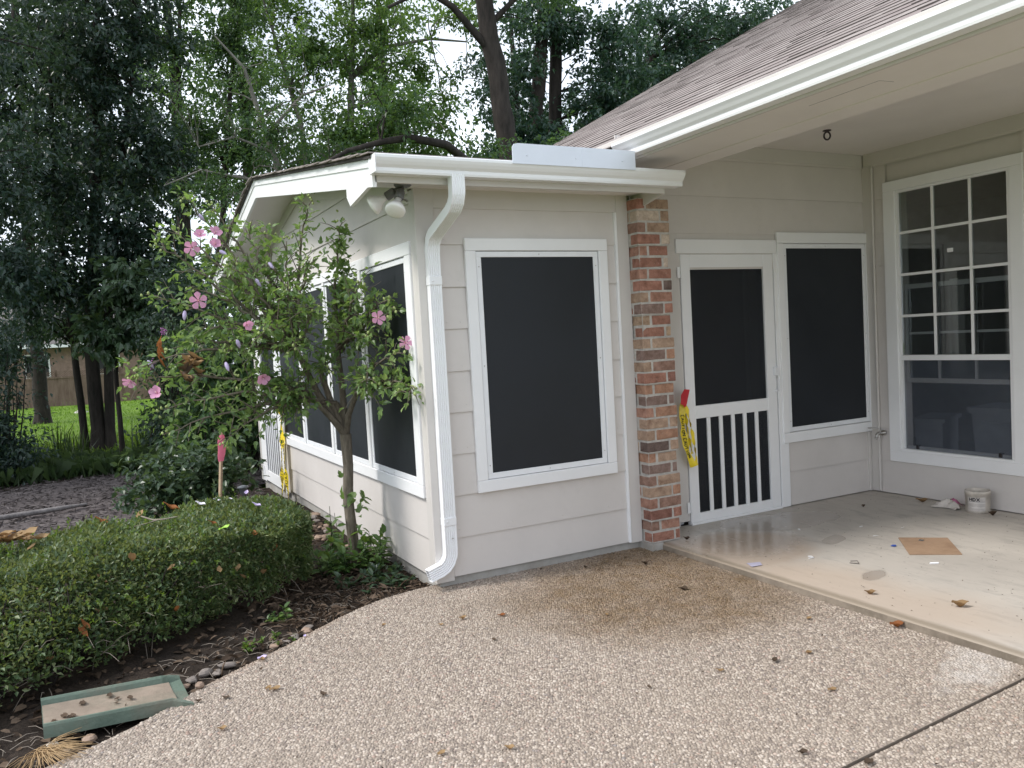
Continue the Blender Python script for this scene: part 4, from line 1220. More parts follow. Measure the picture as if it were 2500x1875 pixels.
flat_scrap("blue_tape_scrap", "small blue tape scrap left of the cardboard", "tape scrap", 2.735, -1.155, [(-.022, -.012), (.0, -.018), (.024, -.008), (.018, .012), (-.018, .014)], M_plain("blue_tape", (.03, .09, .42), .6), .4)
MB_ = MB().tube([(2.548, -1.550, FZ+.006), (2.592, -1.575, FZ+.006)], .006, 8)
tag(MB_.build("white_stub", TRIMW), "short white filter stub near the cardboard corner", "stub")
flat_scrap("lilac_paper", "pale lilac paper scrap on the wet corner of the porch slab", "paper", 1.742, -.919, [(-.06, -.028), (.02, -.05), (.065, .0), (-.01, .045)], M_plain("lilac_paper_print", (.46, .44, .56), .6), .2)
tag(MB().tube([(2.10, -1.03, FZ+.004), (2.13, -1.04, FZ+.005), (2.142, -1.015, FZ+.006), (2.125, -1.0, FZ+.005)], .0035, 5).build("white_paper_curl", TRIMW), "tiny white paper curl on the wet porch slab", "paper")
tag(MB().tube([(2.21, -1.25, FZ+.003), (2.235, -1.30, FZ+.003), (2.255, -1.27, FZ+.012), (2.235, -1.235, FZ+.006)], .0022, 5).build("wire_bit", DARKMETAL), "thin bent wire bit on the porch slab", "wire")
for k, (x, y, lab_) in enumerate(((3.00, -.68, "white flake nearest the porch wall"), (2.62, -.46, "white flake behind the damp footprint"), (2.86, -.92, "white flake behind the cardboard"), (3.19, -.88, "white flake right of the cardboard's far edge"))):
    flat_scrap("paint_flake", lab_, "paint flake", x, y, [(-.018, -.004), (.012, -.007), (.02, .003), (-.008, .006)], TRIMW, k*1.1, group="white paint flakes on the porch floor")

# ------------------------------------------------------------------ dead leaves
def curled_leaf(x, y, z, size, rot, mat, curl=.5, name="dry_leaf", tilt=0.):
    V = []; L_ = 7
    for i in range(L_+1):
        u = i/L_; w_ = .30*size*math.sin(math.pi*(u**.8)*.96+.06)
        for sg in (-1, 0, 1):
            a = u*size-.5*size; b = sg*w_
            hz = size*curl*((u-.5)**2*1.1 + .30*abs(sg)*math.sin(math.pi*u)) + .06*size*math.sin(u*9+sg)
            V.append((x+a*math.cos(rot)-b*math.sin(rot), y+a*math.sin(rot)+b*math.cos(rot), z+.002+hz+tilt*a))
    zmin = min(v[2] for v in V)
    V = [(v[0], v[1], v[2]-zmin+z+.001) for v in V]
    m = MB().add(V, [(i*3+j, (i+1)*3+j, (i+1)*3+j+1, i*3+j+1) for i in range(L_) for j in range(2)], 0, True)
    return m.build(name, mat)
PL = [(-1.21, -.98, .07, "tan curled leaf in a pair on the patio near the bed edge"), (-1.235, -.95, .05, "small tan leaf touching a larger curled leaf on the patio"), (-1.42, -.94, .05, "brown leaf near the green splash block's open end"), (-1.53, -.91, .04, "dark curled leaf crumb near the splash block"),
      (-1.04, -1.17, .055, "dark brown crumpled leaf on the open patio"), (-1.48, -1.26, .05, "yellowish brown leaf in front of the splash block"), (-1.19, -.58, .05, "olive brown leaf near the lilac petal"), (-1.22, -.70, .035, "thin dark leaf bit near the bed margin"),
      (-.52, -.46, .04, "dark twisted leaf on the patio behind the tan pair"), (-.12, -.63, .06, "olive leaf in the middle of the patio"), (.08, -.71, .06, "rust brown leaf at the edge of the damp patch"), (-.26, -.65, .04, "black curled leaf left of the olive leaf"),
      (-.12, -1.02, .045, "greyish leaf bit in the middle of the patio"), (-.57, -2.06, .05, "olive leaf at the front of the patio"), (-.80, -1.95, .05, "tan leaf at the front of the patio"), (1.60, -2.05, .10, "rust pine needle leaf beside the porch slab edge"),
      (1.0, -2.04, .05, "olive tan leaf on the lime bloom"), (.81, -2.02, .055, "brown split leaf on the right part of the patio"), (.54, -1.96, .05, "dark tan leaf right of the patio centre"), (.78, -2.37, .055, "pale olive leaf near the patio joint"),
      (.29, -2.67, .05, "black leaf near the patio joint"), (.42, -2.84, .06, "brown leaf lying on the patio joint"), (.18, -1.92, .035, "small black leaf crumb at the patio centre"), (.55, -1.05, .04, "tan leaf on the damp patch"),
      (1.31, -.38, .07, "dark leaf lump on the damp patch near the pillar"), (.95, -.21, .05, "dark leaf near the foundation"), (1.16, -.95, .08, "long dark twig leaf on the damp patch"), (.70, -.06, .045, "black leaf against the foundation of the front wall"), (1.35, -1.72, .05, "yellow leaf beside the porch slab edge")]
for i, (x, y, s_, lb) in enumerate(PL):
    mt = DRY1 if any(w_ in lb for w_ in ("tan", "olive", "yellow")) else (RUST if "rust" in lb else LITTER)
    tag(curled_leaf(x, y, PZ0, s_*.82, RNG.uniform(0, 6.28), mt, RNG.uniform(.3, .9)), lb, "dead leaf", "dead leaves on the patio")
for x, y, s_, lb in ((1.818, -1.718, .06, "brown leaf on the porch slab near its edge"), (1.997, -2.115, .085, "thin brown leaf on the nearest part of the porch slab"), (3.965, -1.043, .075, "dark leaf on the porch floor in front of the bucket"), (4.02, -.43, .10, "brown curled leaf wad against the porch wall"), (3.55, -.25, .05, "tiny dark leaf near the porch corner"), (1.83, -.17, .05, "dark leaf at the foot of the brick pillar")):
    tag(curled_leaf(x, y, FZ, s_, RNG.uniform(0, 6.28), LITTER if "dark" in lb else DRY1, RNG.uniform(.5, 1.2)), lb, "dead leaf", "dead leaves on the porch slab")
tag(curled_leaf(-1.185, -.545, PZ0, .055, .3, LILAC, .25, "fallen_petal"), "lilac fallen petal at the bed edge of the patio", "petal")
tag(curled_leaf(-.93, -.37, PZ0, .030, 1.2, LILAC, .6, "fallen_petal"), "small lilac petal beside the row of stones", "petal")
# crumbs too small to count one by one
crumb = []
cp = np.column_stack([NP.uniform(-2.2, 1.6, 520), NP.uniform(-3.4, .0, 520), np.full(520, PZ0+.003)])
keep = [i for i in range(len(cp)) if not (cp[i, 1] > .56*cp[i, 0]-.05 and cp[i, 0] < 0)]
cp = cp[keep]; dd = unit(len(cp)); dd[:, 2] *= .15
crumb.append(leaf_arrays(cp, dd, NP.uniform(.006, .017, len(cp)), LEAF_DIAMOND, roll=.3))
cp = np.column_stack([NP.uniform(1.7, 4.1, 420), NP.uniform(-3.2, .1, 420), np.full(420, FZ+.002)])
dd = unit(len(cp)); dd[:, 2] *= .12
crumb.append(leaf_arrays(cp, dd, NP.uniform(.004, .014, len(cp)), LEAF_DIAMOND, roll=.3))
cp = np.column_stack([NP.normal(1.2, .35, 260), NP.normal(-.22, .16, 260), np.full(260, PZ0+.003)])
cp = cp[(cp[:, 1] < -.02) & (cp[:, 0] < 1.6)]; dd = unit(len(cp)); dd[:, 2] *= .15
crumb.append(leaf_arrays(cp, dd, NP.uniform(.006, .02, len(cp)), LEAF_DIAMOND, roll=.3))
v, f = join_arrays(crumb)
np_obj("leaf_crumbs", v, f, LITTER, kind="stuff")["label"] = "tiny dark leaf crumbs scattered on the patio and porch floor"

# ------------------------------------------------------------------ splash block and stones
GREENP = M_concrete("faded_green_plastic", (.095, .135, .105), (.15, .195, .155), .6, (.17, .14, .11))
SILT = M_concrete("dried_silt", (.20, .16, .125), (.33, .265, .21), .95, (.11, .12, .085))
A0 = Vector((-2.149, -.603, 0)); A1 = Vector((-1.574, -.575, 0)); wdt = Vector((.02, -.315, 0))
t = thing("splash_block", "faded green splash block full of dried silt at the patio edge", "splash block", (-1.86, -.75, .10))
sb = MB(); SECT = [(0, 0), (0, .052), (.012, .062), (.040, .062), (.060, .054), (.085, .026), (.91, .022), (.935, .052), (.958, .060), (.988, .060), (1, .050), (1, 0)]
N_ = 14; V = []
for i in range(N_+1):
    u = i/N_
    flare = 1 + .22*max(0, (u-.86)/.14)
    low = 1 - .72*max(0, (u-.88)/.12)
    for a, b in SECT:
        aa = (a-.5)*flare*(1 if u < .86 else 1) + .5
        p = A0 + (A1-A0)*u + wdt*aa
        V.append((p.x, p.y, .075 + .03*(1-u) + (b if b < .03 else .026+(b-.026)*low)))
n_ = len(SECT)
sb.add(V, [(i*n_+k, i*n_+(k+1) % n_, (i+1)*n_+(k+1) % n_, (i+1)*n_+k) for i in range(N_) for k in range(n_)] + [tuple(range(n_))[::-1], tuple(N_*n_+k for k in range(n_))])
sb.build("trough", GREENP, t)
st = MB(); V = []
for i in range(11):
    for j in range(5):
        u = .005 + .90*i/10 ; a = .088 + .82*j/4
        p = A0 + (A1-A0)*u + wdt*a
        V.append((p.x, p.y, .075+.03*(1-u)+.032+.004*math.sin(i*2.1+j*1.7)*(1 if 0 < j < 4 else 0)+.004*(1-u)))
st.add(V, [(i*5+j, (i+1)*5+j, (i+1)*5+j+1, i*5+j+1) for i in range(10) for j in range(4)], 0, True)
st.build("silt", SILT, t)
for k in range(9):
    u_ = RNG.uniform(.05, .8); p_ = A0 + (A1-A0)*u_ + wdt*RNG.uniform(.2, .8)
    lf_ = curled_leaf(p_.x, p_.y, .112+.03*(1-u_), RNG.uniform(.02, .05), RNG.uniform(0, 6), LITTER, .4, "leaf_scrap"); lf_.parent = t; lf_.matrix_parent_inverse = wmat(t).inverted()

def stone(x, y, z, rx, ry, rz, rot, mat, seed, label, group="stones along the edge of the planting bed"):
    r_ = random.Random(seed); m = MB(); nl, ns = 5, 7; V = []
    rz *= .75
    k1 = [r_.uniform(.70, 1.2) for _ in range(ns)]; ph = r_.uniform(0, 6)
    for i in range(nl+1):
        th = math.pi*i/nl
        for j in range(ns):
            a = 2*math.pi*j/ns; q = k1[j]*(1+.10*math.sin(3*th+ph+j))
            X_, Y_, Z_ = rx*q*math.sin(th)*math.cos(a), ry*q*math.sin(th)*math.sin(a), rz*math.cos(th)*(1+.08*math.sin(j+ph))
            V.append((x+X_*math.cos(rot)-Y_*math.sin(rot), y+X_*math.sin(rot)+Y_*math.cos(rot), z+rz*.65+Z_))
    F = [(i*ns+j, i*ns+(j+1) % ns, (i+1)*ns+(j+1) % ns, (i+1)*ns+j) for i in range(nl) for j in range(ns)]
    return tag(m.add(V, F, 0, False).build("garden_stone", mat), label, "stone", group)
GZ = .075
SL = [(-1.52, -.54, .05, .035, .024, STONE, "flat grey brown stone nearest the splash block"), (-1.455, -.49, .055, .04, .03, STONE, "large grey stone in the clump behind the splash block"), (-1.40, -.52, .045, .03, .022, STONE, "lower grey stone in the clump by the patio edge"), (-1.345, -.445, .055, .03, .024, STONE, "long dark stone right of the clump by the patio edge"),
      (-1.56, -.60, .03, .026, .02, STONEB, "small tan stone touching the green splash block"), (-1.505, -.74, .034, .028, .024, STONEB, "reddish cube like stone on the patio by the splash block"), (-.885, -.20, .05, .034, .032, STONEB, "upright tan stone farthest along the bed edge"), (-.955, -.235, .04, .03, .02, STONE, "grey stone left of the upright tan stone"),
      (-1.02, -.27, .045, .03, .018, STONE, "flat grey stone in the middle of the bed edge row"), (-1.08, -.31, .035, .03, .018, STONEB, "brownish flat stone at the left of the bed edge row"), (-2.10, -.92, .045, .03, .022, STONEW, "smooth white stone in front of the splash block"), (-1.965, -.955, .04, .036, .03, STONEB, "tan ball shaped stone in front of the splash block"),
      (-2.06, -1.02, .05, .03, .018, STONE, "flat pale brown stone beside the pine straw"), (-2.13, -1.00, .035, .03, .018, STONE, "small brown stone under the white stone"), (-.86, -.13, .05, .03, .02, STONE, "dark stone behind the upright tan stone")]
for i, (x, y, a, b, c_, mt, lb) in enumerate(SL):
    a, b, c_ = a*.82, b*.82, c_*.82
    stone(x, y, GZ-.012 if lb.find("on the patio") < 0 else PZ0, a, b, c_, RNG.uniform(0, 3), mt, 50+i, lb)
for i in range(34):
    x, y = -.13 + RNG.uniform(-.16, .09), 2.0 + RNG.uniform(-.5, .9)
    s_ = RNG.uniform(.028, .055)
    stone(min(x, -.05), y, ground_z(x, y)+RNG.uniform(-.01, .05), s_, s_*.75, s_*.6, RNG.uniform(0, 3), STONEB if i % 3 else STONE, 200+i, "tan rock in the heap between the hedge and the gable wall", "tan rocks heaped beside the gable wall")
# pine straw tuft in the lower left corner
ps_ = MB(); c0 = Vector((-2.14, -1.04, .085))
for i in range(120):
    a = RNG.gauss(-.9, .75); L_ = RNG.uniform(.10, .22)
    d = Vector((math.cos(a), math.sin(a), RNG.uniform(.0, .25))); s0 = c0 + Vector((RNG.uniform(-.02, .02), RNG.uniform(-.02, .02), RNG.uniform(0, .03)))
    e_ = s0 + d*L_; e_.z = max(.106, e_.z*.8)
    ps_.tube([s0, (s0+e_)/2 + Vector((0, 0, .018)), e_], [.0016, .0014, .0008], 3, cap=False)
tag(ps_.build("pine_straw_tuft", M_plain("pine_straw", (.40, .27, .14), .8, 0, .25, .2, 60)), "tuft of tan pine straw in front of the white stone", "pine straw")
# ------------------------------------------------------------------ foliage helpers
def blob_sprays(blobs, size, shape, spray_n=22, spray_len=.7, droop=.35, shell=.55, dens=1.0):
    """leafy sprays spread through ellipsoids (cx,cy,cz,rx,ry,rz,leaves); returns leaf arrays and spray axes"""
    P, D, S, axes = [], [], [], []
    for (cx, cy, cz, rx, ry, rz, n) in blobs:
        k = max(3, int(n*dens/spray_n))
        d = unit(k); rad = NP.uniform(0, 1, k)**shell
        # a lumpy outline
        lump = 1 + .22*np.sin(d[:, 0]*5+cx)*np.cos(d[:, 2]*6+cz) + NP.normal(0, .08, k)
        c = np.array([cx, cy, cz]) + d*np.array([rx, ry, rz])*(rad*lump)[:, None]
        ax = d*np.array([1, 1, .5]) + unit(k)*.7; ax[:, 2] -= droop*NP.uniform(0, 1, k)
        ax /= np.linalg.norm(ax, axis=1, keepdims=True)
        L = spray_len*NP.uniform(.5, 1.3, k)
        for i in range(k):
            axes.append((c[i], ax[i], L[i]))
        m = NP.poisson(spray_n, k)+4
        idx = np.repeat(np.arange(k), m)
        t = NP.uniform(-.5, .5, len(idx))
        pos = c[idx] + ax[idx]*(t*L[idx])[:, None] + NP.normal(0, .085*spray_len, (len(idx), 3))
        dr = ax[idx]*.7 + unit(len(idx))*.9; dr[:, 2] -= droop*.8
        P.append(pos); D.append(dr); S.append(size*NP.uniform(.6, 1.25, len(idx)))
    P = np.concatenate(P); D = np.concatenate(D); S = np.concatenate(S)
    v, f = leaf_arrays(P, D, S, shape)
    return v, f, axes

def tree(name, label, cat, base, stems, blobs, leafmat, size, bark=BARK, limbs=(), group=None, shape=LEAF_DIAMOND, spray_n=22, spray_len=.7, droop=.35, twigs=.07, shell=.55, n=9, dens=1.3):
    t = thing(name, label, cat, base, group)
    path_pts = []
    for st_ in stems:
        pts = [Vector(p[:3]) for p in st_]; rad = [p[3] for p in st_]
        # smooth and roughen the stem
        Q, Rr = [], []
        for i in range(len(pts)-1):
            for k in range(4):
                u = k/4
                p = pts[i].lerp(pts[i+1], u); r_ = rad[i]*(1-u)+rad[i+1]*u
                Q.append(p + Vector((RNG.gauss(0, .10*r_), RNG.gauss(0, .10*r_), 0)) if Q else p); Rr.append(r_*RNG.uniform(.95, 1.06))
        Q.append(pts[-1]); Rr.append(rad[-1])
        Rr[0] *= 1.35
        path_pts += [(q, r_) for q, r_ in zip(Q, Rr)]
        MB().tube(Q, Rr, n).build("trunk", bark, t)
    for lb in limbs:
        pts = [Vector(p[:3]) for p in lb]; rad = [p[3] for p in lb]
        path_pts += [(q, r_) for q, r_ in zip(pts, rad)]
        MB().tube(pts, rad, 7).build("limb", bark, t)
    v, f, axes = blob_sprays(blobs, size, shape, spray_n, spray_len, droop, shell, dens)
    np_obj("crown", v, f, leafmat, t)
    if twigs > 0 and path_pts:
        tw = MB(); pp = np.array([tuple(q) for q, _ in path_pts])
        for (c, ax, L) in axes:
            if RNG.random() > twigs: continue
            d2 = ((pp-c)**2*np.array([1, 1, .6])).sum(1) + (pp[:, 2] > c[2])*2.0
            j = int(np.argmin(d2)); q = Vector(pp[j]); e_ = Vector(c)
            mid = q.lerp(e_, .5) + Vector((RNG.gauss(0, .12), RNG.gauss(0, .12), .12*(e_-q).length))
            r0 = min(path_pts[j][1]*.45, .012+.010*(e_-q).length)
            tw.tube([q, q.lerp(mid, .5)+Vector((RNG.gauss(0, .05), RNG.gauss(0, .05), .03)), mid, e_, e_+Vector(ax)*L*.5], [r0, r0*.8, r0*.6, r0*.35, r0*.15], 4, cap=False)
        tw.build("branch", bark, t, kind="stuff")
    return t

# ------------------------------------------------------------------ trees behind
tree("broadleaf_tree", "dark triple stemmed tree standing among the spiky leaves left of the lawn", "tree", (-1.70, 13.5, -.2),
     [[(-1.70, 13.5, -.30, .155), (-1.68, 13.5, 2.2, .125), (-1.40, 13.6, 5.0, .11), (-1.05, 13.8, 9.5, .06)], [(-1.50, 13.4, -.30, .10), (-1.42, 13.4, 2.0, .085), (-.95, 13.3, 5.2, .07), (-.35, 13.2, 8.5, .03)], [(-1.93, 13.6, -.28, .075), (-2.0, 13.6, 2.0, .06), (-2.1, 13.6, 5.0, .05), (-2.0, 13.6, 7.5, .03)]],
     [(-1.5, 13.2, 7.2, 1.5, 1.5, 1.5, 5200), (-.5, 12.8, 5.6, 1.0, 1.2, 1.1, 2600), (-2.2, 13.0, 5.2, 1.2, 1.3, 1.3, 3600), (-1.1, 12.6, 4.1, 1.0, 1.0, .8, 2000), (-.4, 13.2, 8.0, .9, 1.1, .8, 1500), (-1.2, 13.0, 9.0, 1.6, 1.4, .9, 2400), (-2.2, 12.9, 3.4, .9, .9, .7, 1500), (-1.2, 13.0, 3.0, .9, .8, .7, 1500), (-.3, 13.0, 3.5, .9, .8, .8, 1500), (-2.6, 12.7, 2.7, .6, .7, .5, 900), (-1.5, 14.0, 2.4, 1.2, .7, .45, 1000)], LF_DARK, .135, group="trees behind the house", dens=1.05)
tree("broadleaf_tree", "tall straight dark trunk rising from the bright lawn near the board fence", "tree", (-3.2, 26, -.35),
     [[(-3.15, 26, -.45, .30), (-3.15, 26, .4, .22), (-3.15, 26, 3, .19), (-3.05, 26, 8, .17), (-2.9, 26, 14, .10)]],
     [(-4.5, 25.5, 9.2, 2.2, 2, 2.4, 3400), (-2.5, 25.6, 11.5, 2.4, 2, 2.2, 3400), (-4.6, 25.8, 5.4, 1.5, 1.5, 1.1, 1100), (-1.0, 25.5, 8.0, 1.6, 1.8, 1.5, 1600), (-2.3, 25.2, 6.2, 1.3, 1.3, .9, 900), (-5.6, 25.5, 12.5, 2.2, 2, 2, 1800)], LF_DARK, .24, group="trees behind the house", spray_len=1.2)
tree("broadleaf_tree", "dark tree at the far left edge with leaves hanging into the upper corner", "tree", (-4.3, 11.5, -.15),
     [[(-4.3, 11.5, -.2, .22), (-4.2, 11.5, 3, .18), (-4.0, 11.4, 6, .14), (-3.6, 11.3, 9, .06)]],
     [(-3.1, 11.0, 4.6, 1.1, 1.1, .9, 2400), (-3.3, 11.0, 7.0, 1.1, 1.1, .9, 1500), (-2.7, 10.8, 3.1, .8, .9, .6, 1200), (-4.4, 11, 6, 1.3, 1.3, 1.8, 1500), (-2.75, 11.0, 8.1, .8, .8, .5, 600)], LF_DARK, .12, group="trees behind the house", shell=.7)
tree("broadleaf_tree", "thin mid green tree rising between the dark tree and the gable", "tree", (.35, 15.5, -.3),
     [[(.35, 15.5, -.35, .12), (.30, 15.5, 3, .10), (.45, 15.4, 7, .07), (.7, 15.4, 10, .03)], [(1.0, 15.8, -.35, .10), (1.2, 15.8, 4, .08), (1.7, 15.6, 8, .05), (2.1, 15.5, 10.2, .02)]],
     [(.2, 15.2, 8.6, 1.0, 1.2, .9, 1500), (1.6, 15.2, 8.8, 1.2, 1.2, 1.2, 2200), (.8, 15.0, 6.7, 1.2, 1.2, .8, 1700), (2.0, 15.2, 6.3, 1.2, 1.2, .9, 1900), (1.4, 15.0, 10.0, 1.5, 1.2, .8, 1500)], LF_MID, .115, group="trees behind the house", shell=.8, twigs=.2)
tree("broadleaf_tree", "leafy bright green tree with a pale thin trunk behind the low roof ridge", "tree", (3.9, 14.5, -.3),
     [[(3.9, 14.5, -.35, .13), (3.95, 14.5, 4, .11), (4.10, 14.4, 6.5, .09), (4.35, 14.3, 9.4, .05), (4.4, 14.2, 11, .02)], [(3.4, 14.7, -.35, .10), (3.3, 14.7, 4, .09), (3.0, 14.6, 7, .06), (2.3, 14.4, 9.6, .02)]],
     [(3.2, 14.0, 8.3, 1.4, 1.2, 1.2, 2600), (4.6, 13.8, 8.9, 1.2, 1.2, 1.1, 2000), (3.8, 13.8, 6.4, 1.5, 1.2, .8, 2200), (5.0, 13.6, 6.7, 1.0, 1.2, .9, 1500), (2.5, 14.0, 9.8, 1.2, 1.2, .7, 1000), (4.1, 13.8, 10.2, 1.5, 1.2, .6, 1000), (5.6, 13.6, 8.0, .7, .8, .9, 700), (6.1, 13.5, 6.9, .7, .7, .9, 700), (6.5, 13.3, 9.3, .9, .8, .6, 600), (5.6, 13.5, 5.9, .8, .7, .4, 500)], LF_BRIGHT, .115, BARKP, limbs=[[(4.25, 14.3, 8.0, .06), (5.0, 14.2, 8.7, .05), (6.2, 14.1, 9.0, .035), (7.1, 14.0, 9.0, .02)]], group="trees behind the house", shell=.8, twigs=.2)
tree("broadleaf_tree", "leaning thick dark trunk with a low limb arching over the low roof", "tree", (6.9, 11.2, -.3),
     [[(7.25, 11.2, -.4, .30), (6.85, 11.1, 3.2, .25), (6.54, 11, 5.5, .225), (6.35, 11, 7.07, .205), (6.10, 11, 8.73, .19), (5.7, 11, 11, .14)]],
     [(5.9, 10.8, 10.4, 1.5, 1.4, .9, 1800), (7.4, 10.6, 9.2, .9, 1.0, .8, 1200), (3.4, 9.0, 5.75, .9, .7, .35, 800), (7.5, 10.4, 5.3, .9, .9, .7, 1600), (5.5, 10.3, 5.3, .6, .7, .4, 600)], LF_MID, .105,
     limbs=[[(6.62, 11, 4.55, .11), (5.9, 10.4, 4.75, .10), (4.80, 9.6, 5.08, .085), (4.28, 9.2, 5.22, .08), (3.5, 9, 5.25, .07), (2.97, 9, 5.14, .055), (2.38, 9, 4.96, .04), (1.7, 9, 4.6, .02)], [(6.3, 11, 7.6, .09), (5.4, 11.0, 8.5, .07), (4.8, 11, 8.75, .05), (4.0, 11, 8.3, .03)], [(6.2, 11, 8.2, .07), (7.0, 10.8, 9.0, .05), (7.6, 10.6, 9.6, .03)]], group="trees behind the house")
tree("vine_covered_tree", "twin trunk tree wrapped in large leaved vines right of the leaning trunk", "tree", (8.6, 14, -.3),
     [[(8.3, 14, -.4, .26), (8.55, 14, 4, .22), (8.95, 14, 7.2, .19), (9.2, 14, 8.8, .17), (9.45, 14, 11, .12)], [(9.3, 14.1, -.4, .22), (9.5, 14.1, 5, .19), (9.65, 14.1, 8, .17), (9.85, 14.1, 11, .12)]],
     [(8.3, 13.5, 6.4, .9, .7, 1.0, 2600), (9.3, 13.4, 6.0, 1.2, .8, .8, 2200), (10.9, 13.4, 7.6, 1.3, 1.0, 1.2, 2600), (11.6, 13.4, 6.2, 1.2, 1, .8, 1600), (9.2, 13.6, 9.6, 1.3, 1.0, .8, 1400), (8.4, 13.6, 8.3, .5, .6, .8, 700), (10.9, 13.4, 9.4, 1.4, 1.0, .9, 1600), (7.4, 13.4, 5.8, .7, .7, .6, 900)], LF_TEAL, .15, group="trees behind the house")
tree("broadleaf_tree", "large dark blue green tree rising behind the main roof", "tree", (14, 16, -.5),
     [[(14, 16, -.6, .3), (14.1, 16, 6, .25), (14.3, 16, 10, .15)]],
     [(13.2, 15.4, 8.9, 1.7, 1.5, 1.4, 3000), (15.6, 15.4, 9.8, 1.8, 1.5, 1.5, 3000), (14.0, 15.3, 10.9, 2.0, 1.5, .8, 1800), (17.6, 15.4, 11.2, 1.8, 1.5, 1.2, 2000), (13.0, 15.3, 7.2, 1.4, 1.2, .8, 1600), (16.5, 15.4, 8.6, 1.5, 1.2, 1.0, 1500)], LF_TEAL, .16, group="trees behind the house")
tree("twiggy_tree", "grey twiggy tree with bare pale branches above the gable peak", "tree", (1.9, 10.2, -.2),
     [[(1.9, 10.2, -.3, .12), (1.85, 10.2, 2.5, .10), (1.6, 10.1, 4.2, .07), (1.25, 10, 5.4, .05), (.95, 10, 6.5, .03), (.5, 10, 7.0, .012)]],
     [(1.3, 9.8, 5.4, 1.2, .9, .8, 1500), (.3, 9.8, 4.4, .8, .8, .5, 900), (2.4, 9.6, 4.9, .9, .8, .5, 1000), (.2, 9.9, 6.2, .8, .8, .5, 420), (1.5, 9.8, 6.5, .9, .8, .4, 420)], LF_MID, .075, BARKP,
     limbs=[[(1.6, 10.1, 4.2, .045), (2.3, 9.9, 5.0, .03), (3.1, 9.8, 5.3, .012)], [(1.25, 10, 5.4, .035), (1.9, 9.9, 6.1, .025), (2.4, 9.8, 6.3, .01)], [(1.7, 10.1, 3.9, .04), (.9, 9.9, 4.6, .028), (.1, 9.8, 4.7, .015), (-.5, 9.7, 4.4, .006)], [(1.35, 10, 5.1, .03), (.7, 9.9, 5.3, .02), (.1, 9.9, 5.1, .01)]], group="trees behind the house", twigs=.35, spray_len=.5)
tree("sapling", "small tree with large drooping teal leaves in front of the triple stemmed trunk", "tree", (-1.35, 11.8, -.15),
     [[(-1.35, 11.8, -.2, .05), (-1.35, 11.8, 1.4, .04), (-1.2, 11.7, 2.8, .02)]],
     [(-1.45, 11.4, 2.1, .50, .5, .30, 420), (-.85, 11.4, 2.35, .55, .5, .40, 480), (-.5, 11.4, 1.9, .45, .45, .32, 330), (-1.0, 11.3, 3.0, .6, .5, .40, 420), (-.2, 11.3, 2.8, .5, .5, .5, 400)], LF_SHRUB, .17, shape=LEAF_LOBED, spray_n=9, spray_len=.5, droop=.7)
# second row, farther back
for (x, y, zb, lab, mt, bl) in (
    (.9, 21, -.4, "tall tree far behind the dark triple stemmed tree", LF_DARK, [(-.6, 20.6, 9.5, 1.9, 1.6, 2.0, 2600), (-2.0, 20.6, 7.2, 1.5, 1.5, 1.3, 1500), (.6, 20.6, 7.0, 1.5, 1.4, 1.4, 1700), (-1.0, 20.5, 12, 2.0, 1.5, 1.2, 1600)]),
    (3.0, 22, -.4, "tall pale green tree far behind the gable peak", LF_MID, [(3.2, 21.6, 9.8, 2.0, 1.6, 1.9, 2600), (1.9, 21.6, 7.2, 1.5, 1.4, 1.2, 1600), (4.6, 21.6, 7.2, 1.6, 1.4, 1.3, 1600), (3.4, 21.5, 12.3, 2.2, 1.5, 1.0, 1500)]),
    (7.2, 21, -.4, "tall bright tree far behind the low roof", LF_BRIGHT, [(7.0, 20.6, 9.6, 2.0, 1.6, 1.8, 2200), (6.0, 20.6, 7.0, 1.7, 1.4, 1.2, 1600), (8.4, 20.6, 7.4, 1.5, 1.4, 1.2, 1400), (7.2, 20.4, 12.2, 2.2, 1.5, 1.0, 1200)]),
    (12.0, 21, -.5, "tall teal tree far behind the vine wrapped trunks", LF_TEAL, [(11.6, 20.6, 10.2, 2.0, 1.6, 1.9, 2400), (13.6, 20.6, 9.0, 1.8, 1.5, 1.6, 2000), (11.4, 20.6, 7.0, 1.6, 1.4, 1.3, 1600), (12.6, 20.4, 12.8, 2.2, 1.5, 1.0, 1500)]),
    (19.5, 22, -.5, "tall teal tree far behind the upper end of the main roof", LF_TEAL, [(18.8, 21.6, 11.5, 2.3, 1.7, 2.0, 2600), (21.5, 21.6, 13.0, 2.2, 1.7, 1.9, 2200), (17.0, 21.6, 9.4, 1.8, 1.5, 1.5, 1800), (24.5, 21.6, 14.0, 2.4, 1.7, 1.7, 2000)])):
    tree("broadleaf_tree", lab, "tree", (x, y, zb), [[(x, y, zb-.1, .26), (x+.1, y, 4, .22), (x+.2, y-.1, 9, .15), (x+.1, y-.2, 13, .05)]], bl, mt, .19, group="trees behind the house", spray_len=1.0, dens=.95)
tree("broadleaf_tree", "low leafy tree half hiding the fence left of the lawn", "tree", (-2.7, 19, -.35), [[(-3.7, 19, -.4, .05), (-3.5, 19, 1.2, .045), (-2.8, 18.9, 3.2, .02)]],
     [(-2.9, 18.8, 2.5, .9, .7, .5, 700), (-1.9, 18.8, 2.9, .9, .7, .5, 700), (-3.6, 18.8, 1.9, .6, .6, .7, 500), (-2.3, 18.7, 3.7, 1.2, .8, .6, 900), (-1.2, 18.8, 2.4, .6, .6, .45, 400)], LF_DARK, .15, group="trees behind the house")
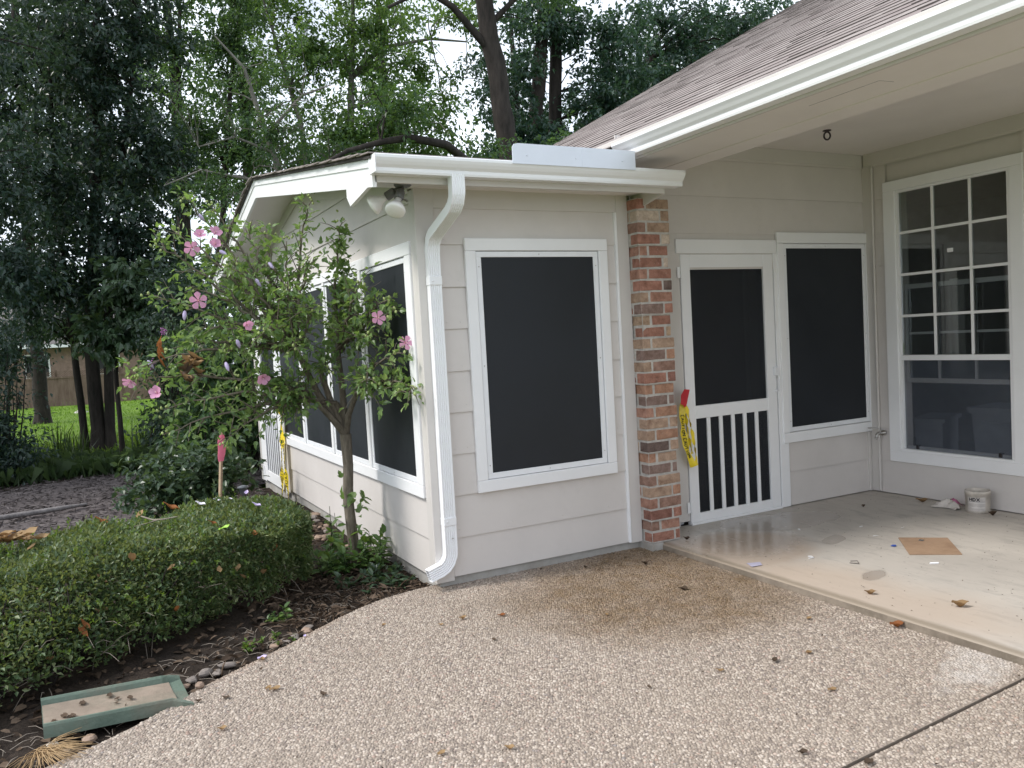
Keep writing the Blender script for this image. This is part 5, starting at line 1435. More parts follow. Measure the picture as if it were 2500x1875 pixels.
for (x, y, lab) in ((-8.6, 10.0, "unseen tree added at the far left to shade the ground"), (-9.5, 14.5, "second unseen tree added at the far left for its shade")):
    tree("broadleaf_tree", lab, "tree", (x, y, -.2), [[(x, y, -.3, .25), (x+.1, y, 4, .2), (x+.3, y, 9, .1)]], [(x+.3, y, 8.5, 2.6, 2.2, 2.0, 2600), (x-.8, y, 6.5, 1.8, 1.8, 1.4, 1500), (x+1.4, y, 6.8, 1.6, 1.6, 1.1, 1300)], LF_DARK, .2, group="trees behind the house", spray_len=1.0)  # trees out of view, added to cast shade over the left ground
def bush(name, label, base, blobs, mat, size, shape=LEAF_DIAMOND, group=None, stems=5, **kw):
    t = thing(name, label, "shrub", base, group)
    v, f, axes = blob_sprays(blobs, size, shape, **kw)
    np_obj("foliage", v, f, mat, t)
    s_ = MB(); B = Vector(base)
    for (c, ax, L) in axes[::max(1, len(axes)//(stems*6))]:
        e_ = Vector(c); m_ = B.lerp(e_, .5) + Vector((RNG.gauss(0, .05), RNG.gauss(0, .05), .05))
        b2 = B + Vector((RNG.gauss(0, .05), RNG.gauss(0, .05), -.03))
        s_.tube([b2, m_, e_], [.014, .009, .004], 4, cap=False)
    s_.build("stem", BARK, t, kind="stuff")
    return t
SB = "dark shrubs under the trees"
bush("shrub", "dark bushy shrub at the far left edge beside the lawn", (-2.95, 9.6, -.1), [(-3.15, 9.4, .7, .55, .5, .75, 2200), (-2.85, 9.3, 1.9, .45, .5, .5, 1000), (-2.75, 9.2, .30, .35, .4, .35, 700)], LF_DARK, .085, group=SB)
bush("shrub", "tall dark shrub right of the lawn behind the flowering tree", (-.25, 9.2, -.1), [(-.1, 9.0, 1.0, .75, .6, 1.1, 3600), (-.55, 9.0, 2.4, .6, .6, .8, 1800), (.5, 9.0, 2.6, .8, .6, 1.1, 2600)], LF_DARK, .085, group=SB)
bush("shrub", "leafy green vine mass beyond the far screen door", (.15, 7.2, .0), [(.0, 7.0, .9, .55, .5, .95, 2600), (.35, 6.9, 2.0, .6, .5, .75, 2000), (-.35, 7.0, 1.6, .45, .4, .5, 1000), (.5, 7.0, 3.1, .6, .5, .6, 1200)], LF_MID, .085, LEAF_OVAL, group=SB)
bush("shrub", "dark understory shrub between the lawn and the triple trunk", (-.95, 11.2, -.1), [(-.62, 11.0, .45, .38, .4, .55, 900), (-.30, 10.8, 1.3, .42, .5, .6, 1000)], LF_DARK, .10, group=SB)
tpf = bush("flowering_shrub", "far dark shrub dotted with purple flower heads", (-.75, 8.2, -.05), [(-.75, 8.0, 1.75, .38, .35, .42, 900), (-.75, 8.0, .9, .3, .3, .5, 600)], LF_SHRUB, .08)
for (x, z) in ((-.83, 2.02), (-.60, 1.72), (-1.02, 1.55)):
    m = MB()
    for k in range(26):
        p = Vector((x+RNG.gauss(0, .022), 7.66+RNG.gauss(0, .02), z+RNG.gauss(0, .03)))
        m.lathe([(0, -.012), (.014, 0), (0, .012)], p, (RNG.gauss(0, 1), RNG.gauss(0, 1), 1), 5)
    m.build("flower_head", M_plain("purple_flower", (.38, .14, .34), .7), tpf)
bush("glossy_shrub", "rounded shrub with dark glossy leaves just behind the clipped hedge", (-.95, 3.9, .05), [(-1.22, 3.9, .38, .45, .5, .38, 1300), (-.85, 3.7, .42, .38, .45, .38, 1200), (-1.0, 4.2, .55, .42, .45, .30, 900)], LF_SHRUB, .085, LEAF_OVAL, spray_n=12, spray_len=.35, droop=.1)
bush("broadleaf_shrub", "leafy green shrub below the far eave behind the pink ribbon stake", (-.5, 6.2, .0), [(-.62, 6.1, .75, .32, .4, .62, 1000), (-.50, 6.3, 1.5, .32, .35, .4, 700)], LF_MID, .085, LEAF_OVAL, spray_n=14, spray_len=.4)

# spiky leaf clumps and dark grass under the trees
def blades(name, label, x, y, n_, h, spread, mat, group, wide=.022):
    z = ground_z(x, y); V = []; F = []
    for i in range(n_):
        a = NP.uniform(0, 2*math.pi); l_ = h*NP.uniform(.55, 1.1); out = NP.uniform(.05, .55)
        bx0, by0 = x+NP.normal(0, spread), y+NP.normal(0, spread)
        dx, dy = math.cos(a), math.sin(a); w_ = wide*NP.uniform(.7, 1.2)
        for k in range(4):
            u = k/3; o_ = out*l_*u*u; zz = z - .02 + l_*(u - .25*out*u*u)
            ww = w_*(1-u**2*.97)
            V += [(bx0+dx*o_-dy*ww/2, by0+dy*o_+dx*ww/2, zz), (bx0+dx*o_+dy*ww/2, by0+dy*o_-dx*ww/2, zz)]
        b = i*8
        for k in range(3): F.append((b+2*k, b+2*k+1, b+2*k+3, b+2*k+2))
    o = np_obj(name, np.array(V), np.array(F), mat)
    return o
IC = "spiky leaf clumps around the tree foot"
for x, y, h, lb in ((-2.35, 11.6, .85, "tall spiky clump left of the triple stemmed trunk"), (-2.05, 11.0, .75, "spiky clump in front of the left stem"), (-.95, 11.4, .80, "spiky clump right of the triple stemmed trunk"), (-.55, 11.2, .6, "smaller spiky clump at the right of the tree foot"), (-2.7, 11.2, .6, "spiky clump nearest the left shrub")):
    tag(blades("spiky_plant", lb, x, y, 46, h, .10, LF_BLADE, IC, .030), lb, "plant", IC)
V_, F_ = [], []
for i in range(2600):
    x, y = NP.uniform(-5.5, .2), NP.uniform(8.7, 10.9)
    a = NP.uniform(0, 6.28); l_ = NP.uniform(.18, .42); o_ = l_*NP.uniform(.3, .9); z = ground_z(x, y); w_ = .007
    b = len(V_)
    V_ += [(x-math.sin(a)*w_, y+math.cos(a)*w_, z), (x+math.sin(a)*w_, y-math.cos(a)*w_, z), (x+math.cos(a)*o_*.45, y+math.sin(a)*o_*.45, z+l_*.75), (x+math.cos(a)*o_, y+math.sin(a)*o_, z+l_*.62)]
    F_ += [(b, b+1, b+2), (b, b+2, b+3)]
np_obj("dark_grass", np.array(V_), np.array(F_), LF_BLADE, kind="stuff")
V_ = np.column_stack([NP.uniform(-5, 1.6, 7000), NP.uniform(11.5, 17, 7000), np.zeros(7000)])
V_[:, 2] = [ground_z(a, b)+NP.uniform(0, .10) for a, b, _ in V_]
D_ = unit(len(V_))*.7; D_[:, 2] = abs(D_[:, 2])+.5
v, f = leaf_arrays(V_, D_, NP.uniform(.06, .16, len(V_)), LEAF_LANCE)
np_obj("weedy_grass", v, f, LF_WEED, kind="stuff")
V_ = np.column_stack([NP.uniform(-8, 4, 9000), NP.uniform(17, 36, 9000), np.zeros(9000)])
V_[:, 2] = [ground_z(a, b) for a, b, _ in V_]
D_ = unit(len(V_))*.5; D_[:, 2] = abs(D_[:, 2])+.8
v, f = leaf_arrays(V_, D_, NP.uniform(.06, .12, len(V_)), LEAF_LANCE)
np_obj("lawn_grass", v, f, M_leaf("lawn_blades", [(.07, .15, .015), (.11, .21, .022), (.15, .26, .035)], .45, .5), kind="stuff")

# far woods as one mass
bl = []
for i in range(46):
    x = -34 + i*2.1 + RNG.uniform(-1, 1); y = 56 + RNG.uniform(-3, 9)
    h = RNG.uniform(4.5, 8.0)
    bl.append((x, y, h, 2.6, 2.2, h*.95, 330))
v, f, _ = blob_sprays(bl, .55, LEAF_DIAMOND, 22, 1.8, .2, .4)
fw = np_obj("far_woods", v, f, LF_TEAL, kind="stuff")

# board fence and the neighbour's house beyond the lawn
t = thing("board_fence", "weathered wooden board fence with a lattice top beyond the lawn", "fence", (-4, 37.5, -.35))
fm = MB()
for i in range(110):
    x = -13.5 + i*.145
    fm.box(x, x+.138, 37.5+RNG.uniform(-.008, .008), 37.53, -.45, .98+RNG.uniform(-.02, .02))
fm.build("fence_boards", WOODF, t, kind="stuff")
MB().box(-13.5, 2.4, 37.46, 37.50, .98, 1.06).build("rail", WOODF, t)
MB().box(-13.5, 2.4, 37.53, 37.57, -.1, 0).build("rail", WOODF, t)
lt = MB()
for i in range(150):
    x = -13.4 + i*.105
    lt.hexa([(x, 37.50, 1.06), (x+.03, 37.50, 1.06), (x+.33, 37.50, 1.30), (x+.30, 37.50, 1.30), (x, 37.515, 1.06), (x+.03, 37.515, 1.06), (x+.33, 37.515, 1.30), (x+.30, 37.515, 1.30)])
    lt.hexa([(x+.30, 37.516, 1.06), (x+.33, 37.516, 1.06), (x+.03, 37.516, 1.30), (x, 37.516, 1.30), (x+.30, 37.53, 1.06), (x+.33, 37.53, 1.06), (x+.03, 37.53, 1.30), (x, 37.53, 1.30)])
lt.build("lattice", WOODF, t, kind="stuff")
for i in range(7):
    x = -13.4 + i*2.6
    MB().box(x, x+.1, 37.53, 37.63, -.4, 1.36).build("post", WOODF, t)
t = thing("neighbour_house", "pinkish brick house with a grey roof glimpsed over the board fence", "house", (-3, 46, -.4))
NW = M_plain("pale_pink_brick", (.26, .175, .145), .85, 0, .2, .3, 20)
MB().box(-12, 3.5, 46, 54, -.5, 2.7).build("wall", NW, t)
MB().prism([(45.3, 2.65), (54.7, 2.65), (50, 5.6)], 0, -12.6, 4.1).build("roof", M_plain("grey_roof", (.12, .11, .105), .9, 0, .2, .3, 20), t)
MB().box(-12.6, 4.1, 45.22, 45.34, 2.5, 2.68).build("gutter", TRIMW, t)
for x in (-4.6, -1.2, 1.6):
    w_ = MB().box(x, x+1.2, 45.95, 45.99, .9, 2.2).build("window", TRIMW, t)
    MB().box(x+.08, x+1.12, 45.93, 45.95, .98, 2.12).build("pane", BLACK, w_)
t = thing("pale_post", "slim pale post with a flared foot at the fence end", "post", (-2.05, 30.8, -.45))
MB().lathe([(.30, -.05), (.26, .10), (.09, .18), (.085, 1.9), (0, 1.92)], (-2.05, 30.8, -.35), (0, 0, 1), 12).build("shaft", M_plain("pale_post_paint", (.45, .43, .40), .7), t)
# ------------------------------------------------------------------ clipped hedge
def lerp_tab(tab, x):
    for (a, b), (c_, d) in zip(tab, tab[1:]):
        if x <= c_: return b + (d-b)*(x-a)/(c_-a)
    return tab[-1][1]
FB = [(-3.4, -1.35), (-2.3, -.55), (-1.8, -.18), (-1.2, .22), (-.75, .50)]       # front, low
FT = [(-3.4, -.9), (-2.3, -.02), (-1.7, .20), (-1.3, .24), (-.68, .36)]           # front, top
BT = [(-3.4, .6), (-2.39, 1.0), (-1.95, 1.1), (-1.4, 1.26), (-1.0, 1.55), (-.72, 1.55)]
HT, HB = .60, .14
hedge = thing("clipped_hedge", "long clipped green hedge with small leaves in front of the gable wall", "hedge", (-1.6, .6, .05))
N_ = 74000
sx = -3.35 + 2.68*NP.uniform(0, 1, N_)**1.0
sx = np.where(NP.uniform(0, 1, N_) < .10, -.68 + NP.normal(0, .03, N_), sx)
P = np.zeros((N_, 3)); Nn = np.zeros((N_, 3))
sel = NP.uniform(0, 1, N_)
for i in range(N_):
    x = sx[i]; fb, ft, bt = lerp_tab(FB, x), lerp_tab(FT, x), lerp_tab(BT, x)
    end = max(0., (x+.92)/.26)        # round the right end
    shrink = .30*end*end
    h = HT - .05*end*end + .018*math.sin(x*9) + .012*math.sin(x*23+1)
    r = sel[i]
    if r < .50:      # top
        u = NP.uniform(); y = ft + .02 + (bt-ft)*u; z = h + .012*math.sin(y*11+x*5) - .05*max(0, 1-u/.12)**2 - .06*max(0, (u-.85)/.15)**2; nrm = (0, -.1*(u < .1), 1)
    elif r < .90:    # front
        u = NP.uniform()**.8; y = fb + (ft-fb)*u**1.3 + .02*math.sin(x*13+u*5) ; z = HB + (h-.03-HB)*u; nrm = (0, -1, .35)
        if u < .45 and math.sin(x*4.1+1)*math.sin(x*9.7)+.5*math.sin(x*21) > .15: z += .10*NP.uniform(); y += .10*NP.uniform()
    else:
        u = NP.uniform(); y = fb + (bt-fb)*NP.uniform(); z = HB + (h-HB)*u; nrm = (.3, 0, .3) if x > -.9 else (0, -.3, .5); 
        if x < -.9: P[i] = (x, y, z); Nn[i] = nrm; continue
    yc = (fb+bt)/2
    y = y + (yc-y)*shrink
    dep = abs(NP.normal(0, .035)) + (NP.uniform(0, .12) if NP.uniform() < .25 else 0)
    P[i] = (x - nrm[0]*dep, y - nrm[1]*dep, z - nrm[2]*dep + (.03*NP.uniform()**6 if r < .5 else 0)); Nn[i] = nrm
D = Nn*.55 + unit(N_)*.75; D[:, 2] += .25
v, f = leaf_arrays(P, D, NP.uniform(.018, .040, N_), LEAF_DIAMOND)
np_obj("foliage", v, f, LF_HEDGE, hedge)
sm = MB()
for k in range(70):
    x = RNG.uniform(-3.2, -.8); y0 = RNG.uniform(lerp_tab(FB, x)+.25, lerp_tab(BT, x)-.15)
    p0 = Vector((x, y0, .03)); 
    for j in range(5):
        e_ = p0 + Vector((RNG.gauss(0, .13), RNG.gauss(0, .16), RNG.uniform(.2, .5)))
        sm.tube([p0, p0.lerp(e_, .5)+Vector((RNG.gauss(0, .03), RNG.gauss(0, .03), .02)), e_], [.009, .006, .003], 4, cap=False)
sm.build("stem", BARK, hedge, kind="stuff")
# stray shoots above the clipped line
P2, D2, S2 = [], [], []
for k in range(150):
    x = RNG.uniform(-2.6, -.72); 
    if RNG.random() < .6: b = Vector((x, RNG.uniform(lerp_tab(FT, x), lerp_tab(BT, x)), HT-.01)); d_ = Vector((RNG.gauss(0, .25), RNG.gauss(0, .25), 1)).normalized()
    else: b = Vector((x, lerp_tab(FB, x)+.02, RNG.uniform(.2, .5))); d_ = Vector((RNG.gauss(0, .4), -1, RNG.uniform(-.1, .7))).normalized()
    l_ = RNG.uniform(.03, .085)
    for j in range(7):
        P2.append(tuple(b + d_*l_*j/6)); a = Vector(unit(1)[0]); D2.append(tuple(d_*.6+a*.8)); S2.append(RNG.uniform(.018, .032))
v, f = leaf_arrays(np.array(P2), np.array(D2), np.array(S2), LEAF_DIAMOND)
np_obj("shoots", v, f, LF_WEED, hedge, kind="stuff")
# dead leaves caught in the clipped face
for k in range(14):
    x = RNG.uniform(-2.3, -.85); u = RNG.uniform(.1, .9)
    lf = curled_leaf(x, lerp_tab(FB, x)+(lerp_tab(FT, x)-lerp_tab(FB, x))*u-.015, HB+(HT-HB)*u, RNG.uniform(.035, .07), RNG.uniform(0, 6), DRY1 if k % 3 else RUST, .8, "caught_leaf", RNG.uniform(-1, 1)); lf.parent = hedge; lf.matrix_parent_inverse = wmat(hedge).inverted()
# bare twigs low on the front face
tw = MB()
for k in range(60):
    x = RNG.uniform(-2.4, -.8); y = lerp_tab(FB, x)+RNG.uniform(-.05, .05); z = RNG.uniform(.08, .34)
    p0 = Vector((x, y+.1, z)); e_ = p0 + Vector((RNG.gauss(0, .07), -.12, RNG.gauss(0, .06)))
    tw.tube([p0, p0.lerp(e_, .5)+Vector((0, 0, .015)), e_], [.0022, .0018, .001], 3, cap=False)
tw.build("twig", TWIG, hedge, kind="stuff")
# what lies on the hedge
HZ = HT + .024
t = thing("leaf_pile", "pile of big tan dead leaves lying on the left end of the hedge", "leaf pile", (-2.28, .82, HZ))
for k in range(15):
    lf = curled_leaf(-2.28+RNG.gauss(0, .075), .66+RNG.gauss(0, .065), HZ+.006+.004*k, RNG.uniform(.09, .15), RNG.uniform(-.6, .9), DRY1, RNG.uniform(.2, .6), "leaf", RNG.uniform(-.1, .25))
    lf.parent = t; lf.matrix_parent_inverse = wmat(t).inverted()
HL = [(-1.84, .98, .085, RUST, "rust red leaf standing on the hedge top"), (-1.42, 1.15, .10, RUST, "large rust red leaf on the back edge of the hedge"), (-1.62, 1.05, .07, DRY1, "tan leaf near the middle of the hedge top"), (-1.25, .45, .05, RUST, "small reddish leaf at the front edge of the hedge top"), (-2.20, .50, .05, DRY1, "small tan leaf in front of the leaf pile"), (-1.27, .16, .05, DRY1, "tan leaf caught on the hedge's front face")]
for x, y, s_, mt, lb in HL:
    tag(curled_leaf(x, y, HZ-.005 if "front face" not in lb else .40, s_, RNG.uniform(0, 3), mt, .7, "dead_leaf", .5), lb, "dead leaf", "dead leaves on the hedge")
for x, y, s_, mt, lb in ((-1.24, 1.12, .075, WHITEP, "white petals at the back of the hedge top"), (-1.12, 1.20, .055, WHITEP, "single white petal on the hedge top"), (-1.03, 1.22, .03, WHITEP, "small white petal near the hedge's right end"), (-.90, 1.36, .055, LILAC, "pale lilac petal at the far right of the hedge top"), (-.93, .80, .065, LILAC, "upright lilac faded flower on the hedge top")):
    tag(curled_leaf(x, y, HZ, s_, RNG.uniform(0, 3), mt, .8, "fallen_petal", .3), lb, "petal", "petals fallen on the hedge")
tag(MB().tube([(-1.62, .86, HZ+.03), (-1.56, .78, HZ+.012), (-1.50, .74, HZ+.014), (-1.42, .74, HZ+.02)], [.005, .006, .005, .003], 6).tube([(-1.53, .76, HZ+.012), (-1.62, .70, HZ+.008), (-1.70, .68, HZ+.004)], [.003, .002, .001], 4).build("dead_twig", TWIG), "pale forked dead twig on the hedge top", "twig")
lg = MB()
o = curled_leaf(-1.20, .36, HZ-.03, .075, .3, M_plain("lime_leaf", (.30, .52, .06), .5), .6, "lime_leaf", .2)
tag(o, "bright lime green young leaf on the hedge's front edge", "leaf")

# ------------------------------------------------------------------ flowering tree
HIBT = thing("flowering_tree", "small flowering tree with pink blossoms in front of the gable windows", "tree", (-.23, 1.0, .05))
trunk = [(-.232, 1.0, .0, .045), (-.245, 1.0, .25, .040), (-.262, 1.0, .55, .038), (-.245, 1.0, .80, .037), (-.250, 1.0, 1.02, .042)]
Q = [Vector(p[:3]) for p in trunk]
MB().tube(Q, [p[3] for p in trunk], 12).build("trunk", BARKH, HIBT)
TIPS = [(-0.2, 0.9, 2.51), (-0.38, 1.0, 2.67), (-0.55, 1.1, 2.4), (-0.64, 1.3, 2.51), (-0.8, 1.2, 2.49), (-1.01, 1.2, 2.66), (-1.19, 1.2, 2.71), (-1.27, 1.3, 2.5), (-1.38, 1.1, 2.37), (-1.44, 0.9, 2.01), (-1.59, 0.8, 1.58), (-1.64, 0.9, 1.5), (-1.45, 0.8, 1.31), (-1.47, 0.75, 1.16), (-1.12, 0.7, 1.07), (-1.23, 1.0, 2.09), (-1.05, 0.8, 1.68), (-0.85, 0.6, 1.79), (-0.79, 1.4, 2.11), (-0.66, 0.7, 2.05), (-0.53, 0.6, 1.91), (-0.24, 0.45, 2.05), (-0.10, 0.3, 1.93), (-0.08, 0.25, 1.85), (-0.10, 0.1, 1.58), (-0.07, 0.0, 1.36), (-0.09, 0.1, 1.33), (-0.22, 0.4, 1.7), (-0.43, 0.7, 1.5), (-0.68, 0.8, 1.38), (-0.59, 0.9, 1.23), (-0.8, 1.0, 1.47), (-0.19, 1.0, 2.07), (-0.21, 1.2, 1.78), (-1.07, 1.3, 2.34), (-0.97, 0.9, 2.24), (-1.21, 0.9, 1.82), (-1.36, 0.9, 1.69), (-0.69, 1.0, 2.24), (-0.46, 0.9, 2.23), (-0.66, 0.6, 1.65), (-0.28, 0.3, 1.42), (-0.89, 0.9, 1.23), (-0.99, 0.8, 1.46)]
hubs = [Vector((-.30, 1.0, 1.25)), Vector((-.40, 1.02, 1.5)), Vector((-.27, .98, 1.6)), Vector((-.55, 1.0, 1.62)), Vector((-.20, .85, 1.3)), Vector((-.48, .95, 1.3))]
fork = Vector((-.250, 1.0, 1.02))
br = MB()
for hb in hubs:
    br.tube([fork, fork.lerp(hb, .5)+Vector((RNG.gauss(0, .015), RNG.gauss(0, .015), 0)), hb], [.030, .023, .018], 8)
lp, ld, ls = [], [], []
twg = MB()
def add_leaves(P_, dir_, n_, spread, s0=.050):
    for _ in range(n_):
        a = Vector(unit(1)[0]); d = (dir_*.35 + a*.9 + Vector((0, 0, -.25))).normalized()
        lp.append(tuple(P_ + a*spread)); ld.append(tuple(d)); ls.append(s0*NP.uniform(.6, 1.25))
for ti, tp in enumerate(TIPS):
    tip = Vector(tp)
    hb = min(hubs, key=lambda h: (h-tip).length + (.25 if h.z > tip.z+.1 else 0))
    L_ = (tip-hb).length
    mid = hb.lerp(tip, .55) + Vector((RNG.gauss(0, .04), RNG.gauss(0, .04), .10*L_ + .04))
    pts = []
    for k in range(13):
        u = k/12
        pts.append(hb*(1-u)**2 + mid*2*u*(1-u) + tip*u*u + Vector((RNG.gauss(0, .008), RNG.gauss(0, .008), RNG.gauss(0, .008)))*(0 if k in (0, 12) else 1))
    br.tube(pts, [.013*(1-u/12)+.0025 for u in range(13)], 6)
    for k in range(2, 13):
        d = (pts[k]-pts[k-1]).normalized()
        dense = 1.0 if k < 10 else .8
        add_leaves(pts[k], d, 2 if k < 6 else 4, .045)
        if k < 12:
            for q in range(2 if k % 2 else 1):
                side = Vector(unit(1)[0]); side = (side - d*side.dot(d)).normalized()
                td = (d*.6 + side*.9 + Vector((0, 0, .1))).normalized(); tl = RNG.uniform(.07, .24)*(1.1 if k < 8 else .7)
                e_ = pts[k] + td*tl
                if e_.x > -.05: e_.x = -.05
                twg.tube([pts[k], pts[k].lerp(e_, .5)+Vector((0, 0, .01)), e_], [.004, .003, .0015], 4, cap=False)
                for m_ in range(int(2+tl*21)):
                    u = RNG.uniform(.25, 1.05); add_leaves(pts[k].lerp(e_, u), td, 1, .026, .050)
# the upright leafy leader
for (x, y, z0, z1) in ((-.20, .9, 1.6, 2.50), (-.24, .93, 1.6, 2.42)):
    for k in range(64):
        u = k/64; add_leaves(Vector((x+RNG.gauss(0, .03), y+RNG.gauss(0, .03), z0+(z1-z0)*u)), Vector((0, 0, 1)), 2, .03*(1.2-u), .055)
# water shoots on the trunk
for z in (.30, .36, .42, .50, .56, .60, .66, .28):
    for s_ in (-1, 1):
        add_leaves(Vector((-.25+.06*s_, .95, z+RNG.uniform(-.03, .03))), Vector((s_, -.3, 0)), 2 if s_ > 0 else 1, .03, .09)
br.build("branches", BARKH, HIBT)
twg.build("twig", BARKH, HIBT, kind="stuff")
lp = np.array(lp); ld = np.array(ld); ls = np.array(ls)
ok = lp[:, 0] < -.035
lp, ld, ls = lp[ok], ld[ok], ls[ok]
v, f = leaf_arrays(lp, ld, ls, LEAF_LOBED, roll=1.2)
np_obj("leaves", v, f, LF_HIB, HIBT, kind="stuff")
# green buds at the branch ends
bd = MB()
for tp in TIPS:
    for k in range(4):
        p = Vector(tp) + Vector((RNG.gauss(0, .03), RNG.gauss(0, .03), RNG.gauss(0, .025)))
        if p.x > -.04: continue
        bd.lathe([(0, -.011), (.007, -.006), (.0085, .002), (.005, .010), (0, .014)], p, (RNG.gauss(0, .6), RNG.gauss(0, .6), 1), 7)
bd.build("buds", M_plain("flower_bud", (.30, .36, .13), .6), HIBT, kind="stuff")
# blossoms: five petals, a red throat, a pale stamen column
def petal_mesh(wid=.78):
    V = []; n1, n2 = 6, 4
    for i in range(n1+1):
        u = i/n1; w_ = wid*(.10 + .90*math.sin(min(1, u*1.05)*math.pi*.5)**1.4)*(1-.75*max(0, (u-.8)/.2)**2)
        for j in range(n2+1):
            s_ = (j/n2-.5)
            V.append((s_*w_, u, .10*math.sin(u*2.4) - .16*u*u + .30*s_*s_*w_ + .015*math.sin(j*2.5+i)))
    return V, [(i*(n2+1)+j, i*(n2+1)+j+1, (i+1)*(n2+1)+j+1, (i+1)*(n2+1)+j) for i in range(n1) for j in range(n2)]
def blossom(p, face, size, mat, open_=.35, label=None):
    face = Vector(face).normalized(); rotq = face.to_track_quat('Z', 'Y').to_matrix()
    fl = None
    pv, pf = petal_mesh()
    core = MB().lathe([(0, -.12*size), (.06*size, -.10*size), (.10*size, 0), (.17*size, .06*size)], Vector(p), face, 10)
    core.lathe([(.165*size, .055*size), (.04*size, .015*size), (0, .01*size)], Vector(p), face, 10, 1)
    core.lathe([(.035*size, 0), (.03*size, .5*size), (.05*size, .52*size), (.05*size, .62*size), (0, .66*size)], Vector(p), face, 8, 2)
    fl = core.build("flower", [LF_LOW, PETALC, STAMEN], HIBT, label=label)
    ph = RNG.uniform(0, 1)
    for k in range(5):
        a = 2*math.pi*k/5 + ph
        m = Matrix.Rotation(a, 3, 'Z') @ Matrix.Rotation(open_+RNG.uniform(-.12, .12), 3, 'X')
        V = [Vector(p) + rotq @ (m @ Vector((q[0]*size, q[1]*size + .06*size, q[2]*size))) for q in pv]
        MB().add(V, pf, 0, True).build("petal", mat, fl)
cam_p = Vector((-1.877, -4.764, 1.634))
FLW = [((-1.196, .93, 2.333), .050, .30, None, (0, 0, -.25)), ((-1.127, 1.03, 2.421), .044, .55, "half open pink blossom above the cluster", (0, 0, .9)), ((-1.028, 1.08, 2.442), .050, .50, None, (.5, 0, .8)), ((-1.04, 1.03, 2.362), .046, .55, None, (.3, 0, .6)), ((-1.195, .80, 1.984), .052, .16, "wide open pink blossom facing the front on the left side", (0, 0, 0)),
       ((-1.482, .66, 1.421), .050, .55, "pink blossom on the lowest left branch", (-.7, 0, .5)), ((-1.623, .80, 1.509), .046, .35, "pink blossom at the leftmost branch tip seen side on", (-.3, .6, -.6)), ((-.946, .62, 1.816), .042, .6, None, (.6, 0, -.3)), ((-.847, .74, 1.475), .050, .55, "pink blossom hanging before the far screens", (.2, 0, -.5)), ((-.209, .24, 1.809), .046, .25, "pink blossom before the nearest gable screen", (.3, 0, .1)), ((-.075, .14, 1.643), .046, .25, "pink blossom nearest the downspout", (.4, 0, .2))]
for p, s_, op, lb, tilt in FLW:
    p = Vector(p); face = (cam_p-p).normalized() + Vector(tilt)*.9
    blossom(p, face, s_*1.05, PETAL, op+.22, lb)
# closed faded lilac blossoms
for p in ((-1.10, 1.1, 2.555), (-.995, 1.0, 2.31), (-1.275, .88, 1.90), (-.985, .72, 1.70), (-1.50, .85, 1.60), (-.80, .9, 2.10), (-.70, .95, 2.22), (-1.06, .75, 1.06+.5)):
    m = MB().lathe([(0, -.03), (.009, -.022), (.013, -.004), (.011, .016), (.004, .034), (0, .036)], p, (RNG.gauss(0, .5), RNG.gauss(0, .5), -1), 8)
    m.build("faded_flower", LILAC, HIBT, label="closed lilac faded blossom")
# dead leaf wads hanging in it
t = thing("dead_leaf_wad", "wad of brown dead leaves caught in the lower left branches of the flowering tree", "leaf wad", (-1.287, .72, 1.546))
for k in range(20):
    a = Vector(unit(1)[0]); p = Vector((-1.287, .70, 1.55)) + Vector((a.x*.055, a.y*.04, a.z*.08))
    lf = curled_leaf(p.x, p.y, p.z, RNG.uniform(.05, .10), RNG.uniform(0, 6), LITTER if k % 3 == 0 else DRY1, RNG.uniform(.5, 1.2), "leaf", RNG.uniform(-.9, .9)); lf.parent = t; lf.matrix_parent_inverse = wmat(t).inverted()
t = thing("dead_leaf_strip", "thin rusty dead leaf strip hanging left of the leaf wad", "dead leaf", (-1.437, .80, 1.67))
for k in range(7):
    lf = curled_leaf(-1.437+RNG.gauss(0, .008), .80, 1.57+k*.022, .042, RNG.uniform(0, 6), RUST, 1.0, "leaf", RNG.choice((-1.6, 1.6))); lf.parent = t; lf.matrix_parent_inverse = wmat(t).inverted()

# ------------------------------------------------------------------ low plants, litter, weeds
def rosette(name, label, x, y, n_, h, spread, s_, mat, group, shape=LEAF_OVAL):
    t = thing(name, label, "plant", (x, y, ground_z(x, y)), group)
    st_ = MB(); P_, D_, S_ = [], [], []
    for k in range(n_):
        b = Vector((x+RNG.gauss(0, spread), y+RNG.gauss(0, spread), ground_z(x, y)))
        tip = b + Vector((RNG.gauss(0, .05), RNG.gauss(0, .05), h*RNG.uniform(.45, 1.1)))
        if tip.x > -.04: tip.x = -.04
        st_.tube([b, b.lerp(tip, .5), tip], [.004, .003, .002], 4, cap=False)
        for j in range(9):
            u = RNG.uniform(.25, 1); a = RNG.uniform(0, 6.28); rise = .9*(u > .85)+.15
            P_.append(tuple(b.lerp(tip, u))); D_.append((math.cos(a), math.sin(a), rise)); S_.append(s_*RNG.uniform(.6, 1.2))
    P_ = np.array(P_); k = P_[:, 0] < -.03
    v, f = leaf_arrays(P_[k], np.array(D_)[k], np.array(S_)[k], shape, roll=.5)
    np_obj("foliage", v, f, mat, t); st_.build("stem", LF_BLADE, t, kind="stuff")
    return t
LP = "leafy plants at the foot of the flowering tree"
